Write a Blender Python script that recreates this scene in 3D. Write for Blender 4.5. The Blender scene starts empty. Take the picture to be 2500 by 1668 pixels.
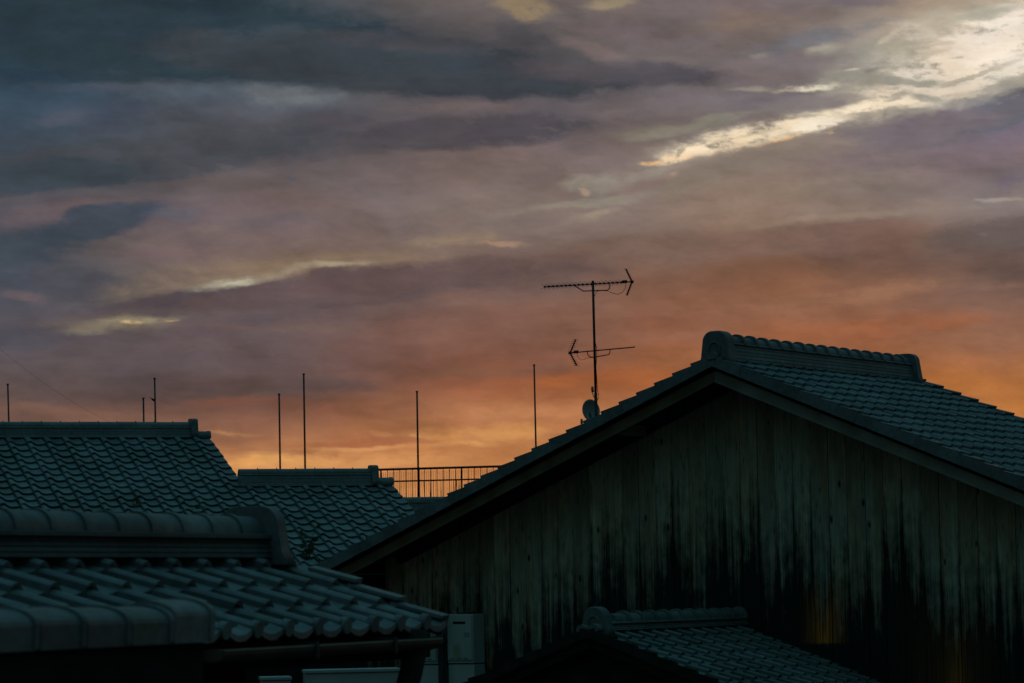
import bpy, math, random
from mathutils import Vector, Matrix
random.seed(7)
S = bpy.context.scene
COL = S.collection

# ------------------------------------------------------------------ camera
FPX, PITCH, ROLL, HC = 7504.0, math.radians(4.52), math.radians(1.057), 5.6   # focal in px of the 2500 px wide photo
F_ = Vector((0, math.cos(PITCH), math.sin(PITCH)))
U0 = Vector((0, -math.sin(PITCH), math.cos(PITCH)))
R0 = Vector((1, 0, 0))
R_ = R0 * math.cos(ROLL) - U0 * math.sin(ROLL)
U_ = R0 * math.sin(ROLL) + U0 * math.cos(ROLL)
CAM = Vector((0, 0, HC))
cd = bpy.data.cameras.new('camera'); cam = bpy.data.objects.new('camera', cd); COL.objects.link(cam)
m = Matrix((R_, U_, -F_)).transposed().to_4x4(); m.translation = CAM
cam.matrix_world = m
cd.sensor_width = 36.0; cd.lens = FPX / 2500 * 36.0; cd.clip_start = 0.5; cd.clip_end = 3000
cd.dof.use_dof = True; cd.dof.focus_distance = 38.0; cd.dof.aperture_fstop = 7.1
S.camera = cam
S.view_settings.view_transform = 'Standard'; S.view_settings.look = 'None'
S.view_settings.exposure = 0.0; S.view_settings.gamma = 1.0
S.render.film_transparent = False

def ray(u, v): return F_ + R_ * ((u - 1250) / FPX) + U_ * ((834 - v) / FPX)
def pt(u, v, Z): return CAM + ray(u, v) * Z
def level(p, u, v):                      # point on the ray of (u, v) at the same height as p
    d = ray(u, v); return CAM + d * ((p.z - HC) / d.z)
class Frame:                             # a building's own axes: x along the ridge, -y down the front slope, z up
    def __init__(s, o, deg):
        s.o = Vector((o.x, o.y, 0)); s.a = math.radians(deg)
        s.X = Vector((math.cos(s.a), math.sin(s.a), 0)); s.Y = Vector((-math.sin(s.a), math.cos(s.a), 0))
    def loc(s, P):
        q = P - s.o; return Vector((q.dot(s.X), q.dot(s.Y), q.z))
    def hit(s, u, v, ax, val):           # where the ray meets the frame's plane x=val or y=val or z=val
        d = ray(u, v); N = (s.X, s.Y, Vector((0, 0, 1)))[ax]
        return s.loc(CAM + d * ((val + s.o.dot(N) - CAM.dot(N)) / d.dot(N)))
    def hitp(s, u, v, P, n):             # plane through local P with local normal n
        d = ray(u, v); N = s.X * n[0] + s.Y * n[1] + Vector((0, 0, n[2])); Pw = s.o + s.X * P[0] + s.Y * P[1] + Vector((0, 0, P[2]))
        return s.loc(CAM + d * ((Pw - CAM).dot(N) / d.dot(N)))

# ------------------------------------------------------------------ sky (world, fixed in world directions)
def lin(c):
    f = lambda x: (x / 255 / 12.92) if x <= 10.3 else ((x / 255 + .055) / 1.055) ** 2.4
    return (f(c[0]), f(c[1]), f(c[2]), 1)
W = bpy.data.worlds.new('World'); S.world = W; W.use_nodes = True
nt = W.node_tree; nt.nodes.clear()
def N(t, **k):
    n = nt.nodes.new(t)
    for a, b in k.items(): setattr(n, a, b)
    return n
def L(a, b): nt.links.new(a, b)
def put(sock, v):
    if hasattr(v, 'is_output') or isinstance(v, bpy.types.NodeSocket): L(v, sock)
    else: sock.default_value = v
def M(op, a, b=0.0, c=0.0, clamp=False):
    n = N('ShaderNodeMath', operation=op, use_clamp=clamp)
    put(n.inputs[0], a); put(n.inputs[1], b)
    if len(n.inputs) > 2: put(n.inputs[2], c)
    return n.outputs[0]
def mixc(f, a, b, mode='MIX'):
    n = N('ShaderNodeMix', data_type='RGBA', blend_type=mode); put(n.inputs[0], f); put(n.inputs[6], a); put(n.inputs[7], b); return n.outputs[2]
def sstep(x, a, b, lo=0.0, hi=1.0, t='SMOOTHSTEP'):
    n = N('ShaderNodeMapRange', interpolation_type=t); put(n.inputs[0], x)
    n.inputs[1].default_value = a; n.inputs[2].default_value = b; n.inputs[3].default_value = lo; n.inputs[4].default_value = hi; return n.outputs[0]
tc = N('ShaderNodeTexCoord'); sp = N('ShaderNodeSeparateXYZ'); L(tc.outputs['Generated'], sp.inputs[0])
az = M('ARCTAN2', sp.outputs[0], sp.outputs[1]); el = M('ARCSINE', sp.outputs[2])
# sky chart: unit = 1000 px of the photo scale, u to the right, v downwards
cb = N('ShaderNodeCombineXYZ'); L(az, cb.inputs[0]); L(el, cb.inputs[1])
r0 = ray(1250, 834).normalized(); az0, el0 = math.atan2(r0.x, r0.y), math.asin(r0.z)
sb = N('ShaderNodeVectorMath', operation='SUBTRACT'); L(cb.outputs[0], sb.inputs[0]); sb.inputs[1].default_value = (az0, el0, 0)
mp = N('ShaderNodeMapping', vector_type='POINT'); L(sb.outputs[0], mp.inputs[0])
mp.inputs['Rotation'].default_value = (0, 0, ROLL); k_ = FPX / 1000; mp.inputs['Scale'].default_value = (k_, k_, 1)
fl = N('ShaderNodeVectorMath', operation='MULTIPLY'); L(mp.outputs[0], fl.inputs[0]); fl.inputs[1].default_value = (1, -1, 0)
UV0 = N('ShaderNodeVectorMath', operation='ADD'); L(fl.outputs[0], UV0.inputs[0]); UV0.inputs[1].default_value = (1.25, .834, 0)
def noise(vec, scale, sx, sy, rot=0, detail=5, rough=.55, off=0):
    mm = N('ShaderNodeMapping', vector_type='POINT'); L(vec, mm.inputs[0]); mm.inputs['Scale'].default_value = (sx, sy, 1); mm.inputs['Rotation'].default_value = (0, 0, rot)
    mm.inputs['Location'].default_value = (off, off * .7, 0)
    n = N('ShaderNodeTexNoise', noise_dimensions='2D'); L(mm.outputs[0], n.inputs['Vector']); n.inputs['Scale'].default_value = scale
    n.inputs['Detail'].default_value = detail; n.inputs['Roughness'].default_value = rough; return n
def warp(vec, nz, amp):
    s_ = N('ShaderNodeVectorMath', operation='SUBTRACT'); L(nz.outputs['Color'], s_.inputs[0]); s_.inputs[1].default_value = (.5, .5, .5)
    m_ = N('ShaderNodeVectorMath', operation='MULTIPLY'); L(s_.outputs[0], m_.inputs[0]); m_.inputs[1].default_value = (amp[0], amp[1], 0)
    a_ = N('ShaderNodeVectorMath', operation='ADD'); L(vec, a_.inputs[0]); L(m_.outputs[0], a_.inputs[1]); return a_.outputs[0]
uvb = warp(UV0.outputs[0], noise(UV0.outputs[0], 1.0, 2.0, 5.0, .12, 5, .55), (.20, .11))     # broad: base colours
uvc = warp(UV0.outputs[0], noise(UV0.outputs[0], 1.0, 5.0, 13.0, .15, 8, .62, 3.1), (.085, .045))  # fine: cloud edges
# base colour columns
cols = [
 (0.0, [(0,(36,56,68)),(.17,(40,60,72)),(.28,(60,76,92)),(.40,(66,74,84)),(.455,(58,68,76)),(.53,(94,84,88)),(.62,(70,78,90)),(.70,(72,78,88)),(.80,(88,82,88)),(.90,(86,78,82)),(1.0,(100,80,74)),(1.15,(134,90,68))]),
 (.6, [(0,(58,70,80)),(.14,(50,62,70)),(.24,(86,90,96)),(.33,(80,78,84)),(.40,(84,80,82)),(.47,(112,97,95)),(.56,(110,94,98)),(.65,(128,108,94)),(.72,(90,78,80)),(.83,(104,88,90)),(.94,(90,74,70)),(1.01,(116,80,66)),(1.08,(148,98,74)),(1.15,(204,140,84))]),
 (1.25, [(0,(114,102,96)),(.07,(86,82,86)),(.17,(72,74,78)),(.24,(102,92,95)),(.32,(86,80,84)),(.40,(122,104,101)),(.54,(128,114,106)),(.62,(118,99,92)),(.70,(110,84,74)),(.80,(130,92,78)),(.88,(122,80,62)),(.94,(146,88,60)),(1.0,(170,112,76)),(1.08,(180,116,70)),(1.15,(192,126,74))]),
 (1.9, [(0,(116,102,104)),(.1,(124,110,102)),(.19,(114,104,108)),(.3,(124,112,108)),(.42,(136,118,108)),(.50,(140,120,106)),(.58,(122,94,80)),(.66,(118,82,62)),(.75,(146,102,80)),(.83,(148,90,60)),(.92,(166,104,64)),(1.02,(186,118,64))]),
 (2.5, [(0,(172,148,122)),(.1,(205,192,172)),(.2,(150,146,136)),(.26,(112,106,116)),(.36,(120,106,118)),(.44,(124,110,112)),(.52,(132,118,112)),(.6,(102,88,82)),(.68,(106,84,74)),(.76,(128,94,80)),(.85,(140,98,76)),(.93,(174,108,62)),(1.0,(186,118,62))]),
]
sb2 = N('ShaderNodeSeparateXYZ'); L(uvb, sb2.inputs[0])
base = None; pu = None
for (uc, st) in cols:
    ofs = M('DIVIDE', sb2.outputs[1], 1.2)
    n = N('ShaderNodeValToRGB'); L(ofs, n.inputs[0]); cr = n.color_ramp; cr.interpolation = 'B_SPLINE'
    while len(cr.elements) < len(st): cr.elements.new(.5)
    for e_, (p, c) in zip(cr.elements, st): e_.position = p / 1.2; e_.color = lin(c)
    for e_, (p, c) in zip(cr.elements, st): e_.position = p / 1.2; e_.color = lin(c)
    if base is None: base = n.outputs[0]
    else: base = mixc(sstep(sb2.outputs[0], pu, uc), base, n.outputs[0])
    pu = uc
# clouds and gaps: (u, v, half length, half height, tilt deg (+ = rises to the right), colour, strength, softness, blanket)
ST = [
 (430,106,620,112,-1,(44,58,67),.95,.3), (300,160,330,60,0,(46,60,68),.6,.5), (960,162,640,74,-4,(60,65,71),.95,.3), (760,150,420,70,-2,(58,66,72),.6,.6),
 (1500,178,330,34,-3,(80,76,82),.9,.5), (1340,120,170,40,-25,(78,76,80),.7,.6),
 (300,225,300,16,2,(90,92,100),.35,.8), (700,238,150,34,-4,(106,110,112),.75,.7), (450,240,170,24,3,(86,98,108),.55,.8),
 (250,285,160,30,8,(70,74,86),.5,.7), (540,300,190,30,-2,(74,76,82),.45,.8), (760,310,200,36,0,(76,74,80),.6,.8),
 (1150,322,350,42,4,(76,72,78),.95,.4), (900,360,220,36,8,(82,78,82),.6,.8),
 (330,396,520,62,7,(68,72,79),.85,.4), (120,440,260,42,6,(58,67,75),.85,.4), (1110,265,200,14,2,(112,96,96),.5,.8),
 (715,438,14,16,0,(94,90,94),.8,.6), (150,530,230,26,8,(112,94,94),.5,.9),
 (240,548,190,38,14,(66,74,86),.95,.4), (60,618,190,48,8,(62,72,84),.85,.5), (420,530,90,22,4,(98,98,108),.5,.8), (520,560,110,16,6,(130,106,94),.45,.9), (650,545,160,24,4,(100,94,102),.4,.9),
 (640,655,400,36,5,(140,118,96),.6,1), (450,620,260,34,3,(112,92,96),.4,1), (230,715,190,46,-14,(76,76,84),.8,.5), (60,735,90,20,-5,(118,96,96),.5,.9),
 (560,690,440,42,8,(136,117,98),.65,.9), (900,640,260,38,6,(140,120,102),.5,.9),
 (500,735,330,34,9,(86,75,79),1,.35), (860,705,440,50,7,(96,79,79),1,.4), (1250,668,330,40,3,(108,86,80),.7,.6), (1250,680,300,60,3,(112,90,84),.6,.6),
 (960,760,300,24,5,(114,94,90),.5,.9), (720,800,260,20,2,(122,100,90),.45,.9),
 (545,697,120,17,10,(162,152,130),.95,1), (590,690,55,9,9,(186,180,156),.8,1), (830,652,120,12,2,(168,154,130),.8,1), (690,668,130,12,14,(146,132,112),.6,1),
 (310,795,150,26,6,(138,128,104),.85,.8), (300,792,240,36,4,(116,104,94),.6,1), (350,786,110,17,3,(152,140,112),.75,1), (334,793,32,8,0,(226,190,138),.95,1), (418,785,24,4,0,(200,160,120),.8,.8), (210,818,80,12,3,(128,120,104),.7,.9),
 (90,840,130,34,4,(80,78,86),.7,.6), (480,900,330,50,4,(94,82,86),.4,.8), (430,960,420,34,-2,(88,74,72),.5,.8),
 (1280,24,90,34,-4,(146,126,98),.85,.7), (1480,14,80,18,4,(152,136,108),.7,.8), (1400,60,90,18,-20,(112,98,98),.5,.8),
 (1540,80,130,44,-8,(118,104,112),.5,.9), (1850,60,170,24,2,(132,114,100),.5,.9), (2110,18,110,18,-2,(112,102,108),.6,.8),
 (1600,280,180,30,4,(118,104,104),.4,.9), (1990,103,250,26,11,(114,112,116),.85,.7), (2170,118,110,36,12,(128,126,118),.8,.6), (1880,160,170,22,4,(118,108,112),.6,.8),
 (1650,255,260,26,6,(116,104,108),.4,.9), (1930,250,200,22,5,(118,106,112),.7,.7),
 (1620,320,160,26,6,(136,128,114),.6,.9), (1480,450,110,30,14,(146,138,124),.6,.9), (1420,500,230,16,6,(146,136,120),.6,.9), (1450,525,90,12,12,(158,142,118),.6,.9),
 (1040,682,480,44,7,(98,80,79),.75,.6), (620,940,420,30,-1,(86,71,70),.6,.8), (1230,905,320,22,2,(116,82,66),.55,.8), (250,325,90,20,6,(66,68,80),.6,.9), (470,365,110,20,6,(70,70,80),.55,.9), (1190,345,120,16,4,(74,70,76),.6,.9), (820,300,80,16,-4,(92,82,88),.6,.9), (150,300,90,20,10,(82,84,96),.5,.9), (1000,110,260,26,-6,(84,80,82),.45,.9), (640,85,200,30,4,(66,76,84),.5,.9), (1450,120,120,26,-20,(124,108,106),.5,.9), (1700,110,170,22,6,(118,106,112),.5,.9), (1100,585,150,24,4,(152,130,108),.65,.9), (1230,596,80,9,-3,(166,134,112),.7,.9), (1330,540,160,16,4,(120,106,102),.5,.9),
 # halo of the break, then its bright core
 (1820,352,380,52,13,(152,144,130),.85,.8), (2150,240,300,60,12,(146,140,130),.8,.8), (2330,150,420,150,22,(168,160,144),.9,.7),
 (2400,140,380,120,24,(206,194,174),.7,1), (1850,335,300,44,12,(200,186,160),.65,1), (2150,262,190,36,8,(196,184,162),.6,1), (2430,118,310,84,28,(238,222,202),1,.75), (2330,176,250,62,20,(236,219,197),1,.8), (2235,90,85,26,-10,(196,184,168),.6,1), (2180,160,100,24,20,(200,188,170),.6,1),
 (2460,190,110,26,18,(228,214,194),.9,.6), (2290,236,170,16,8,(232,216,194),.9,.6), (2140,263,100,13,6,(236,220,194),1,.5), (2330,248,90,12,6,(214,198,176),.7,.7),
 (1980,220,110,14,4,(180,170,150),.6,1), (1985,222,90,10,4,(228,214,188),.9,.9), (1840,222,70,9,0,(166,156,140),.6,1), (2010,130,52,22,14,(164,158,140),.75,1), (1860,140,36,10,6,(150,140,128),.5,.9), (2090,182,22,8,0,(206,196,176),.8,.8),
 (1900,322,205,33,11,(238,219,190),1,.85), (1735,362,165,30,14,(236,213,180),1,.9), (2000,308,80,16,8,(242,228,204),1,.5), (1640,392,60,13,6,(240,208,168),.9,.6),
 (1662,375,22,8,30,(150,144,126),.8,.6), (1760,352,40,6,14,(188,172,150),.6,.8), (1920,335,60,6,8,(196,178,150),.6,.8),
 (2036,326,26,7,0,(250,196,100),.9,1), (1905,350,70,7,10,(240,182,118),.85,1), (1590,397,46,7,-2,(236,182,126),.85,1), (1424,468,20,14,20,(186,158,132),.6,1), (1405,448,60,20,10,(160,150,134),.7,1), (1651,430,22,9,0,(176,152,130),.6,1),
 # grey wisps across the break
 (2240,212,135,11,-3,(156,152,136),.85,.8), (2400,196,120,7,16,(176,166,146),.8,.7), (2265,248,56,14,-14,(152,148,136),.85,.8), (2195,245,46,8,24,(156,150,138),.8,.7), (2410,52,110,17,14,(164,160,144),.8,.9), (2290,122,60,8,6,(196,178,160),.7,.8), (2140,205,90,16,-8,(150,146,134),.8,.7), (2180,96,50,12,20,(190,178,160),.6,.9),
 (1980,262,170,20,6,(124,114,113),.95,.7), (1800,240,110,12,4,(124,114,114),.6,.8), (2200,282,70,8,2,(150,146,134),.8,.7), (1690,312,170,18,12,(140,132,118),.85,.6),
 (2060,195,60,10,10,(150,146,134),.8,.8), (1770,300,90,10,16,(130,124,114),.7,.9), (1950,292,70,7,6,(150,144,128),.7,.9), (1850,330,60,6,16,(176,162,140),.7,.9), (2270,150,70,10,24,(206,190,168),.7,.9), (2130,285,60,7,4,(156,148,132),.7,.9),
 # cloud bank under the break
 (2470,285,260,44,18,(104,102,110),1,.4), (2240,330,260,44,8,(120,108,112),.95,.5), (1900,385,260,34,7,(134,120,110),.9,.4), (1750,425,180,32,20,(130,118,108),.85,.5),
 (2380,400,260,50,4,(122,106,110),.6,.8), (2100,390,220,30,6,(128,108,108),.5,.9), (2010,455,340,30,4,(140,122,106),.5,.9), (2470,455,90,26,20,(118,106,122),.6,.9),
 (2420,500,80,8,0,(160,148,138),.8,.8), (2210,520,260,18,3,(140,124,112),.5,.9), (1950,548,320,13,6,(144,124,108),.6,.8),
 (2060,585,260,44,5,(122,94,84),.75,.5), (1700,605,420,44,3,(122,96,84),.7,.5), (2430,590,200,56,6,(100,86,82),.8,.5), (2280,640,420,50,0,(110,84,74),.5,.8),
 (2100,728,330,30,8,(152,110,86),.6,.9), (2440,710,120,14,4,(142,106,88),.5,.9), (2350,790,260,24,-4,(130,94,78),.4,.9), (2100,815,420,40,6,(150,92,62),.7,.8), (2440,830,160,30,0,(148,106,84),.5,.9), (1600,820,260,22,2,(146,102,82),.4,.9),
 (1500,930,330,30,1,(164,94,54),.7,.8), (2380,950,260,40,-10,(184,114,60),.7,.8),
 (1300,1005,420,30,0,(182,124,84),.6,.8), (930,1000,330,30,2,(140,90,68),.5,.9), (600,985,200,16,0,(132,82,62),.5,.9),
 (1180,1060,230,32,3,(206,144,86),.85,.9), (1120,1082,110,12,-4,(216,156,92),.7,.9), (940,1064,34,11,-8,(190,130,88),.85,.8), (1024,1070,20,8,-10,(200,142,92),.8,.8), (940,1082,280,12,1,(158,94,66),.6,.8),
 (570,1062,110,7,2,(176,126,84),.75,.9), (760,1132,480,30,1,(206,146,92),.85,.8), (640,1130,230,14,0,(222,160,92),.7,.9), (900,1096,300,9,1,(212,152,98),.6,1), (300,1020,330,24,-2,(122,88,72),.5,.9), (130,1005,200,18,-2,(124,92,76),.5,.9),
]
sky = base
nf = noise(uvc, 1.0, 7.0, 17.0, .16, 8, .66, 5.5); gain = sstep(nf.outputs['Fac'], .28, .72, .45, 1.6, 'LINEAR')
nf2 = noise(uvc, 1.0, 20.0, 42.0, .2, 6, .62, 2.5); gain = M('ADD', gain, sstep(nf2.outputs['Fac'], .3, .7, -.22, .22, 'LINEAR'))
nf3 = noise(UV0.outputs[0], 1.0, 26.0, 60.0, .22, 7, .68, 9.5); nf4 = noise(UV0.outputs[0], 1.0, 9.0, 24.0, .25, 6, .62, 6.1)
gainb = M('ADD', M('ADD', gain, sstep(nf3.outputs['Fac'], .3, .7, -.45, .45, 'LINEAR')), sstep(nf4.outputs['Fac'], .32, .68, -.55, .45, 'LINEAR'))
for (u, v, a, b, t, c, s, so) in ST:
    mm = N('ShaderNodeMapping', vector_type='TEXTURE'); L(uvc, mm.inputs[0])
    mm.inputs['Location'].default_value = (u / 1000, v / 1000, 0); mm.inputs['Rotation'].default_value = (0, 0, -math.radians(t)); mm.inputs['Scale'].default_value = (a / 1000 * 1.1, b / 1000 * 1.15, 1)
    g = N('ShaderNodeTexGradient', gradient_type='SPHERICAL'); L(mm.outputs[0], g.inputs[0])
    sky = mixc(sstep(M('MULTIPLY', g.outputs['Fac'], gainb if (c[0] > 170 and v < 900) or v in (212, 196, 248, 245, 52, 205, 282, 285) else gain), 0.0, so, 0.0, s), sky, lin(c))
# streaky tone
n1 = noise(uvc, 1.0, 3.0, 14.0, .1, 6, .6, 8.2); n2 = noise(UV0.outputs[0], 1.0, 10.0, 22.0, .2, 8, .66, 1.7)
n3 = noise(uvc, 1.0, 4.5, 11.0, .25, 7, .62, 4.4); n4 = noise(uvc, 1.0, 3.2, 8.0, .05, 5, .55, 12.0)
tone = M('ADD', sstep(n1.outputs['Fac'], .3, .7, -.12, .12, 'LINEAR'), sstep(n2.outputs['Fac'], .3, .7, -.05, .05, 'LINEAR'))
tone = M('ADD', tone, sstep(n3.outputs['Fac'], .32, .68, -.12, .12, 'LINEAR'))
tone = M('ADD', tone, 1.0)
hue = sstep(n4.outputs['Fac'], .32, .68, -.035, .035, 'LINEAR')
tcb = N('ShaderNodeCombineXYZ'); L(M('ADD', tone, hue), tcb.inputs[0]); L(tone, tcb.inputs[1]); L(M('SUBTRACT', tone, M('MULTIPLY', hue, 1.3)), tcb.inputs[2])
ml = N('ShaderNodeVectorMath', operation='MULTIPLY'); L(sky, ml.inputs[0]); L(tcb.outputs[0], ml.inputs[1]); sky = ml.outputs[0]
# the rest of the dusk sky: a faint Nishita sky below the horizon sun, under a dim blue-green cloud deck
ns = N('ShaderNodeTexSky', sky_type='NISHITA'); ns.sun_disc = False; ns.sun_elevation = math.radians(1.5); ns.sun_rotation = math.radians(12)
rr = N('ShaderNodeValToRGB'); L(sstep(el, -.05, 1.3, 0, 1, 'LINEAR'), rr.inputs[0]); cr = rr.color_ramp
DOME = [(0, (.002, .007, .007)), (.12, (.003, .011, .011)), (.28, (.010, .033, .036)), (.5, (.031, .120, .142)), (1, (.049, .196, .234))]
while len(cr.elements) < len(DOME): cr.elements.new(.5)
for e_, (p, c) in zip(cr.elements, DOME): e_.position = p; e_.color = (*c, 1)
glow = M('MULTIPLY', sstep(M('ABSOLUTE', az), .5, 1.5, 1, 0), sstep(el, .02, .35, 1, 0))
dome = mixc(M('MULTIPLY', glow, .5), rr.outputs[0], (.20, .085, .045, 1))
dome = mixc(.02, dome, ns.outputs[0], 'ADD')
mask = M('MULTIPLY', sstep(M('ABSOLUTE', az), .22, .5, 1, 0), sstep(el, .20, .34, 1, 0))
mask = M('MULTIPLY', mask, sstep(el, -.03, .0, 0, 1))
fin = mixc(mask, dome, sky)
bg = N('ShaderNodeBackground'); L(fin, bg.inputs[0]); bg.inputs[1].default_value = 1.0
wo = N('ShaderNodeOutputWorld'); L(bg.outputs[0], wo.inputs[0])
W.cycles.sampling_method = 'MANUAL'; W.cycles.sample_map_resolution = 512
# the last of the sun, low behind the clouds and very dim
sd = bpy.data.lights.new('sun', 'SUN'); sd.energy = .03; sd.angle = math.radians(15); sd.color = (1, .55, .3)
so_ = bpy.data.objects.new('sun', sd); COL.objects.link(so_)
so_.rotation_euler = (math.radians(90 - 4), 0, math.radians(180 - 12)); so_.location = (20, 80, 40)

# ------------------------------------------------------------------ materials
def mat(name, rough=.7, spec=.5, metal=0.0):
    mt = bpy.data.materials.new(name); mt.use_nodes = True
    b = mt.node_tree.nodes['Principled BSDF']; b.inputs['Roughness'].default_value = rough
    b.inputs['Specular IOR Level'].default_value = spec; b.inputs['Metallic'].default_value = metal
    return mt, mt.node_tree, b
def nn(t, kind, **k):
    n = t.nodes.new(kind)
    for a, b in k.items(): setattr(n, a, b)
    return n
def simple(name, col, rough=.7, spec=.5, metal=0.0, var=.25, scale=6.0, bump=.2, bscale=40):
    mt, t, b = mat(name, rough, spec, metal)
    tcn = nn(t, 'ShaderNodeTexCoord'); nz = nn(t, 'ShaderNodeTexNoise'); nz.inputs['Scale'].default_value = scale; nz.inputs['Detail'].default_value = 6
    t.links.new(tcn.outputs['Object'], nz.inputs['Vector'])
    mr = nn(t, 'ShaderNodeMapRange'); t.links.new(nz.outputs['Fac'], mr.inputs[0]); mr.inputs[1].default_value = .3; mr.inputs[2].default_value = .7; mr.inputs[3].default_value = 1 - var; mr.inputs[4].default_value = 1 + var
    mx = nn(t, 'ShaderNodeVectorMath', operation='SCALE'); mx.inputs[0].default_value = col; t.links.new(mr.outputs[0], mx.inputs['Scale']); t.links.new(mx.outputs[0], b.inputs['Base Color'])
    nb = nn(t, 'ShaderNodeTexNoise'); nb.inputs['Scale'].default_value = bscale; nb.inputs['Detail'].default_value = 4; t.links.new(tcn.outputs['Object'], nb.inputs['Vector'])
    bp = nn(t, 'ShaderNodeBump'); bp.inputs['Strength'].default_value = bump; bp.inputs['Distance'].default_value = .01; t.links.new(nb.outputs['Fac'], bp.inputs['Height']); t.links.new(bp.outputs[0], b.inputs['Normal'])
    return mt
def tilemat(name, col, rough=.5, spec=.4, lich=.5):
    mt, t, b = mat(name, rough, spec)
    tcn = nn(t, 'ShaderNodeTexCoord'); at = nn(t, 'ShaderNodeAttribute'); at.attribute_name = 'tone'
    def nz(s, d=6):
        n = nn(t, 'ShaderNodeTexNoise'); n.inputs['Scale'].default_value = s; n.inputs['Detail'].default_value = d; t.links.new(tcn.outputs['Object'], n.inputs['Vector']); return n
    def mr(x, a, b_, lo, hi):
        n = nn(t, 'ShaderNodeMapRange'); t.links.new(x, n.inputs[0])
        for i, v_ in enumerate((a, b_, lo, hi)): n.inputs[i + 1].default_value = v_
        return n.outputs[0]
    def mul(x, y, op='MULTIPLY'):
        n = nn(t, 'ShaderNodeMath', operation=op); t.links.new(x, n.inputs[0]); t.links.new(y, n.inputs[1]); return n.outputs[0]
    k = mul(mr(at.outputs['Fac'], 0, 1, .80, 1.18), mr(nz(1.6).outputs['Fac'], .3, .7, .70, 1.2)); k = mul(k, mr(nz(22, 9).outputs['Fac'], .3, .7, .76, 1.18))
    sc = nn(t, 'ShaderNodeVectorMath', operation='SCALE'); sc.inputs[0].default_value = col; t.links.new(k, sc.inputs['Scale'])
    lm = mr(nz(7, 8).outputs['Fac'], .58, .72, 0, lich)
    mx = nn(t, 'ShaderNodeMix', data_type='RGBA'); t.links.new(lm, mx.inputs[0]); t.links.new(sc.outputs[0], mx.inputs[6]); mx.inputs[7].default_value = (.10, .115, .075, 1)
    t.links.new(mx.outputs[2], b.inputs['Base Color'])
    t.links.new(mr(nz(9).outputs['Fac'], .3, .7, rough - .08, rough + .12), b.inputs['Roughness'])
    bp = nn(t, 'ShaderNodeBump'); bp.inputs['Strength'].default_value = .35; bp.inputs['Distance'].default_value = .006; t.links.new(nz(30).outputs['Fac'], bp.inputs['Height']); t.links.new(bp.outputs[0], b.inputs['Normal'])
    return mt
TILE = tilemat('smoked_clay_tile', (.155, .165, .175), .52, .45)
TILE2 = tilemat('weathered_clay_tile', (.16, .172, .178), .48, .5, .35)
TILEK = tilemat('shaded_ridge_tile', (.065, .07, .072), .6, .3)  # darker copy of the clay tile, shade on the near ridge side painted in
TILE3 = tilemat('shed_clay_tile', (.125, .14, .14), .6, .4, .6)
BARGE = simple('weathered_bargeboard', (.24, .21, .165), .85, .2, var=.25, scale=4)
BARGE2 = simple('brown_bargeboard', (.15, .10, .06), .85, .2, var=.3, scale=4)
DARKW = simple('dark_wood', (.03, .026, .022), .9, .1, var=.4, scale=5)
BEAM = simple('brown_gutter', (.13, .085, .06), .6, .3)
BLACK = simple('dark_plaster', (.022, .022, .022), .95, .1)
METAL = simple('dull_grey_metal', (.05, .05, .05), .5, .5, .6)
DARKM = simple('dark_painted_steel', (.03, .03, .03), .6, .4, .2)
WHITE = simple('off_white_enamel', (.36, .38, .37), .45, .5, var=.12, scale=3)
CASE = simple('pale_enamel_casing', (.42, .44, .42), .45, .5, var=.15, scale=3)
DISH = simple('dish_grey_paint', (.26, .27, .27), .45, .5, var=.08)
CONC = simple('grey_concrete', (.22, .21, .2), .9, .2)
GROUNDM = simple('dark_asphalt', (.045, .045, .047), .95, .2, scale=.6)
LEAF = simple('dull_green_leaf', (.035, .055, .014), .6, .3, var=.4, scale=30, bump=0)
STEM = simple('brown_stem', (.05, .04, .02), .8, .2, bump=0)
RUBBER = simple('black_cable_sheath', (.015, .015, .016), .6, .3, bump=0)
LABEL = simple('aged_sticker', (.24, .28, .30), .6, .3, bump=0)
STICK = simple('tan_sticker', (.36, .34, .22), .6, .3, bump=0)

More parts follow.
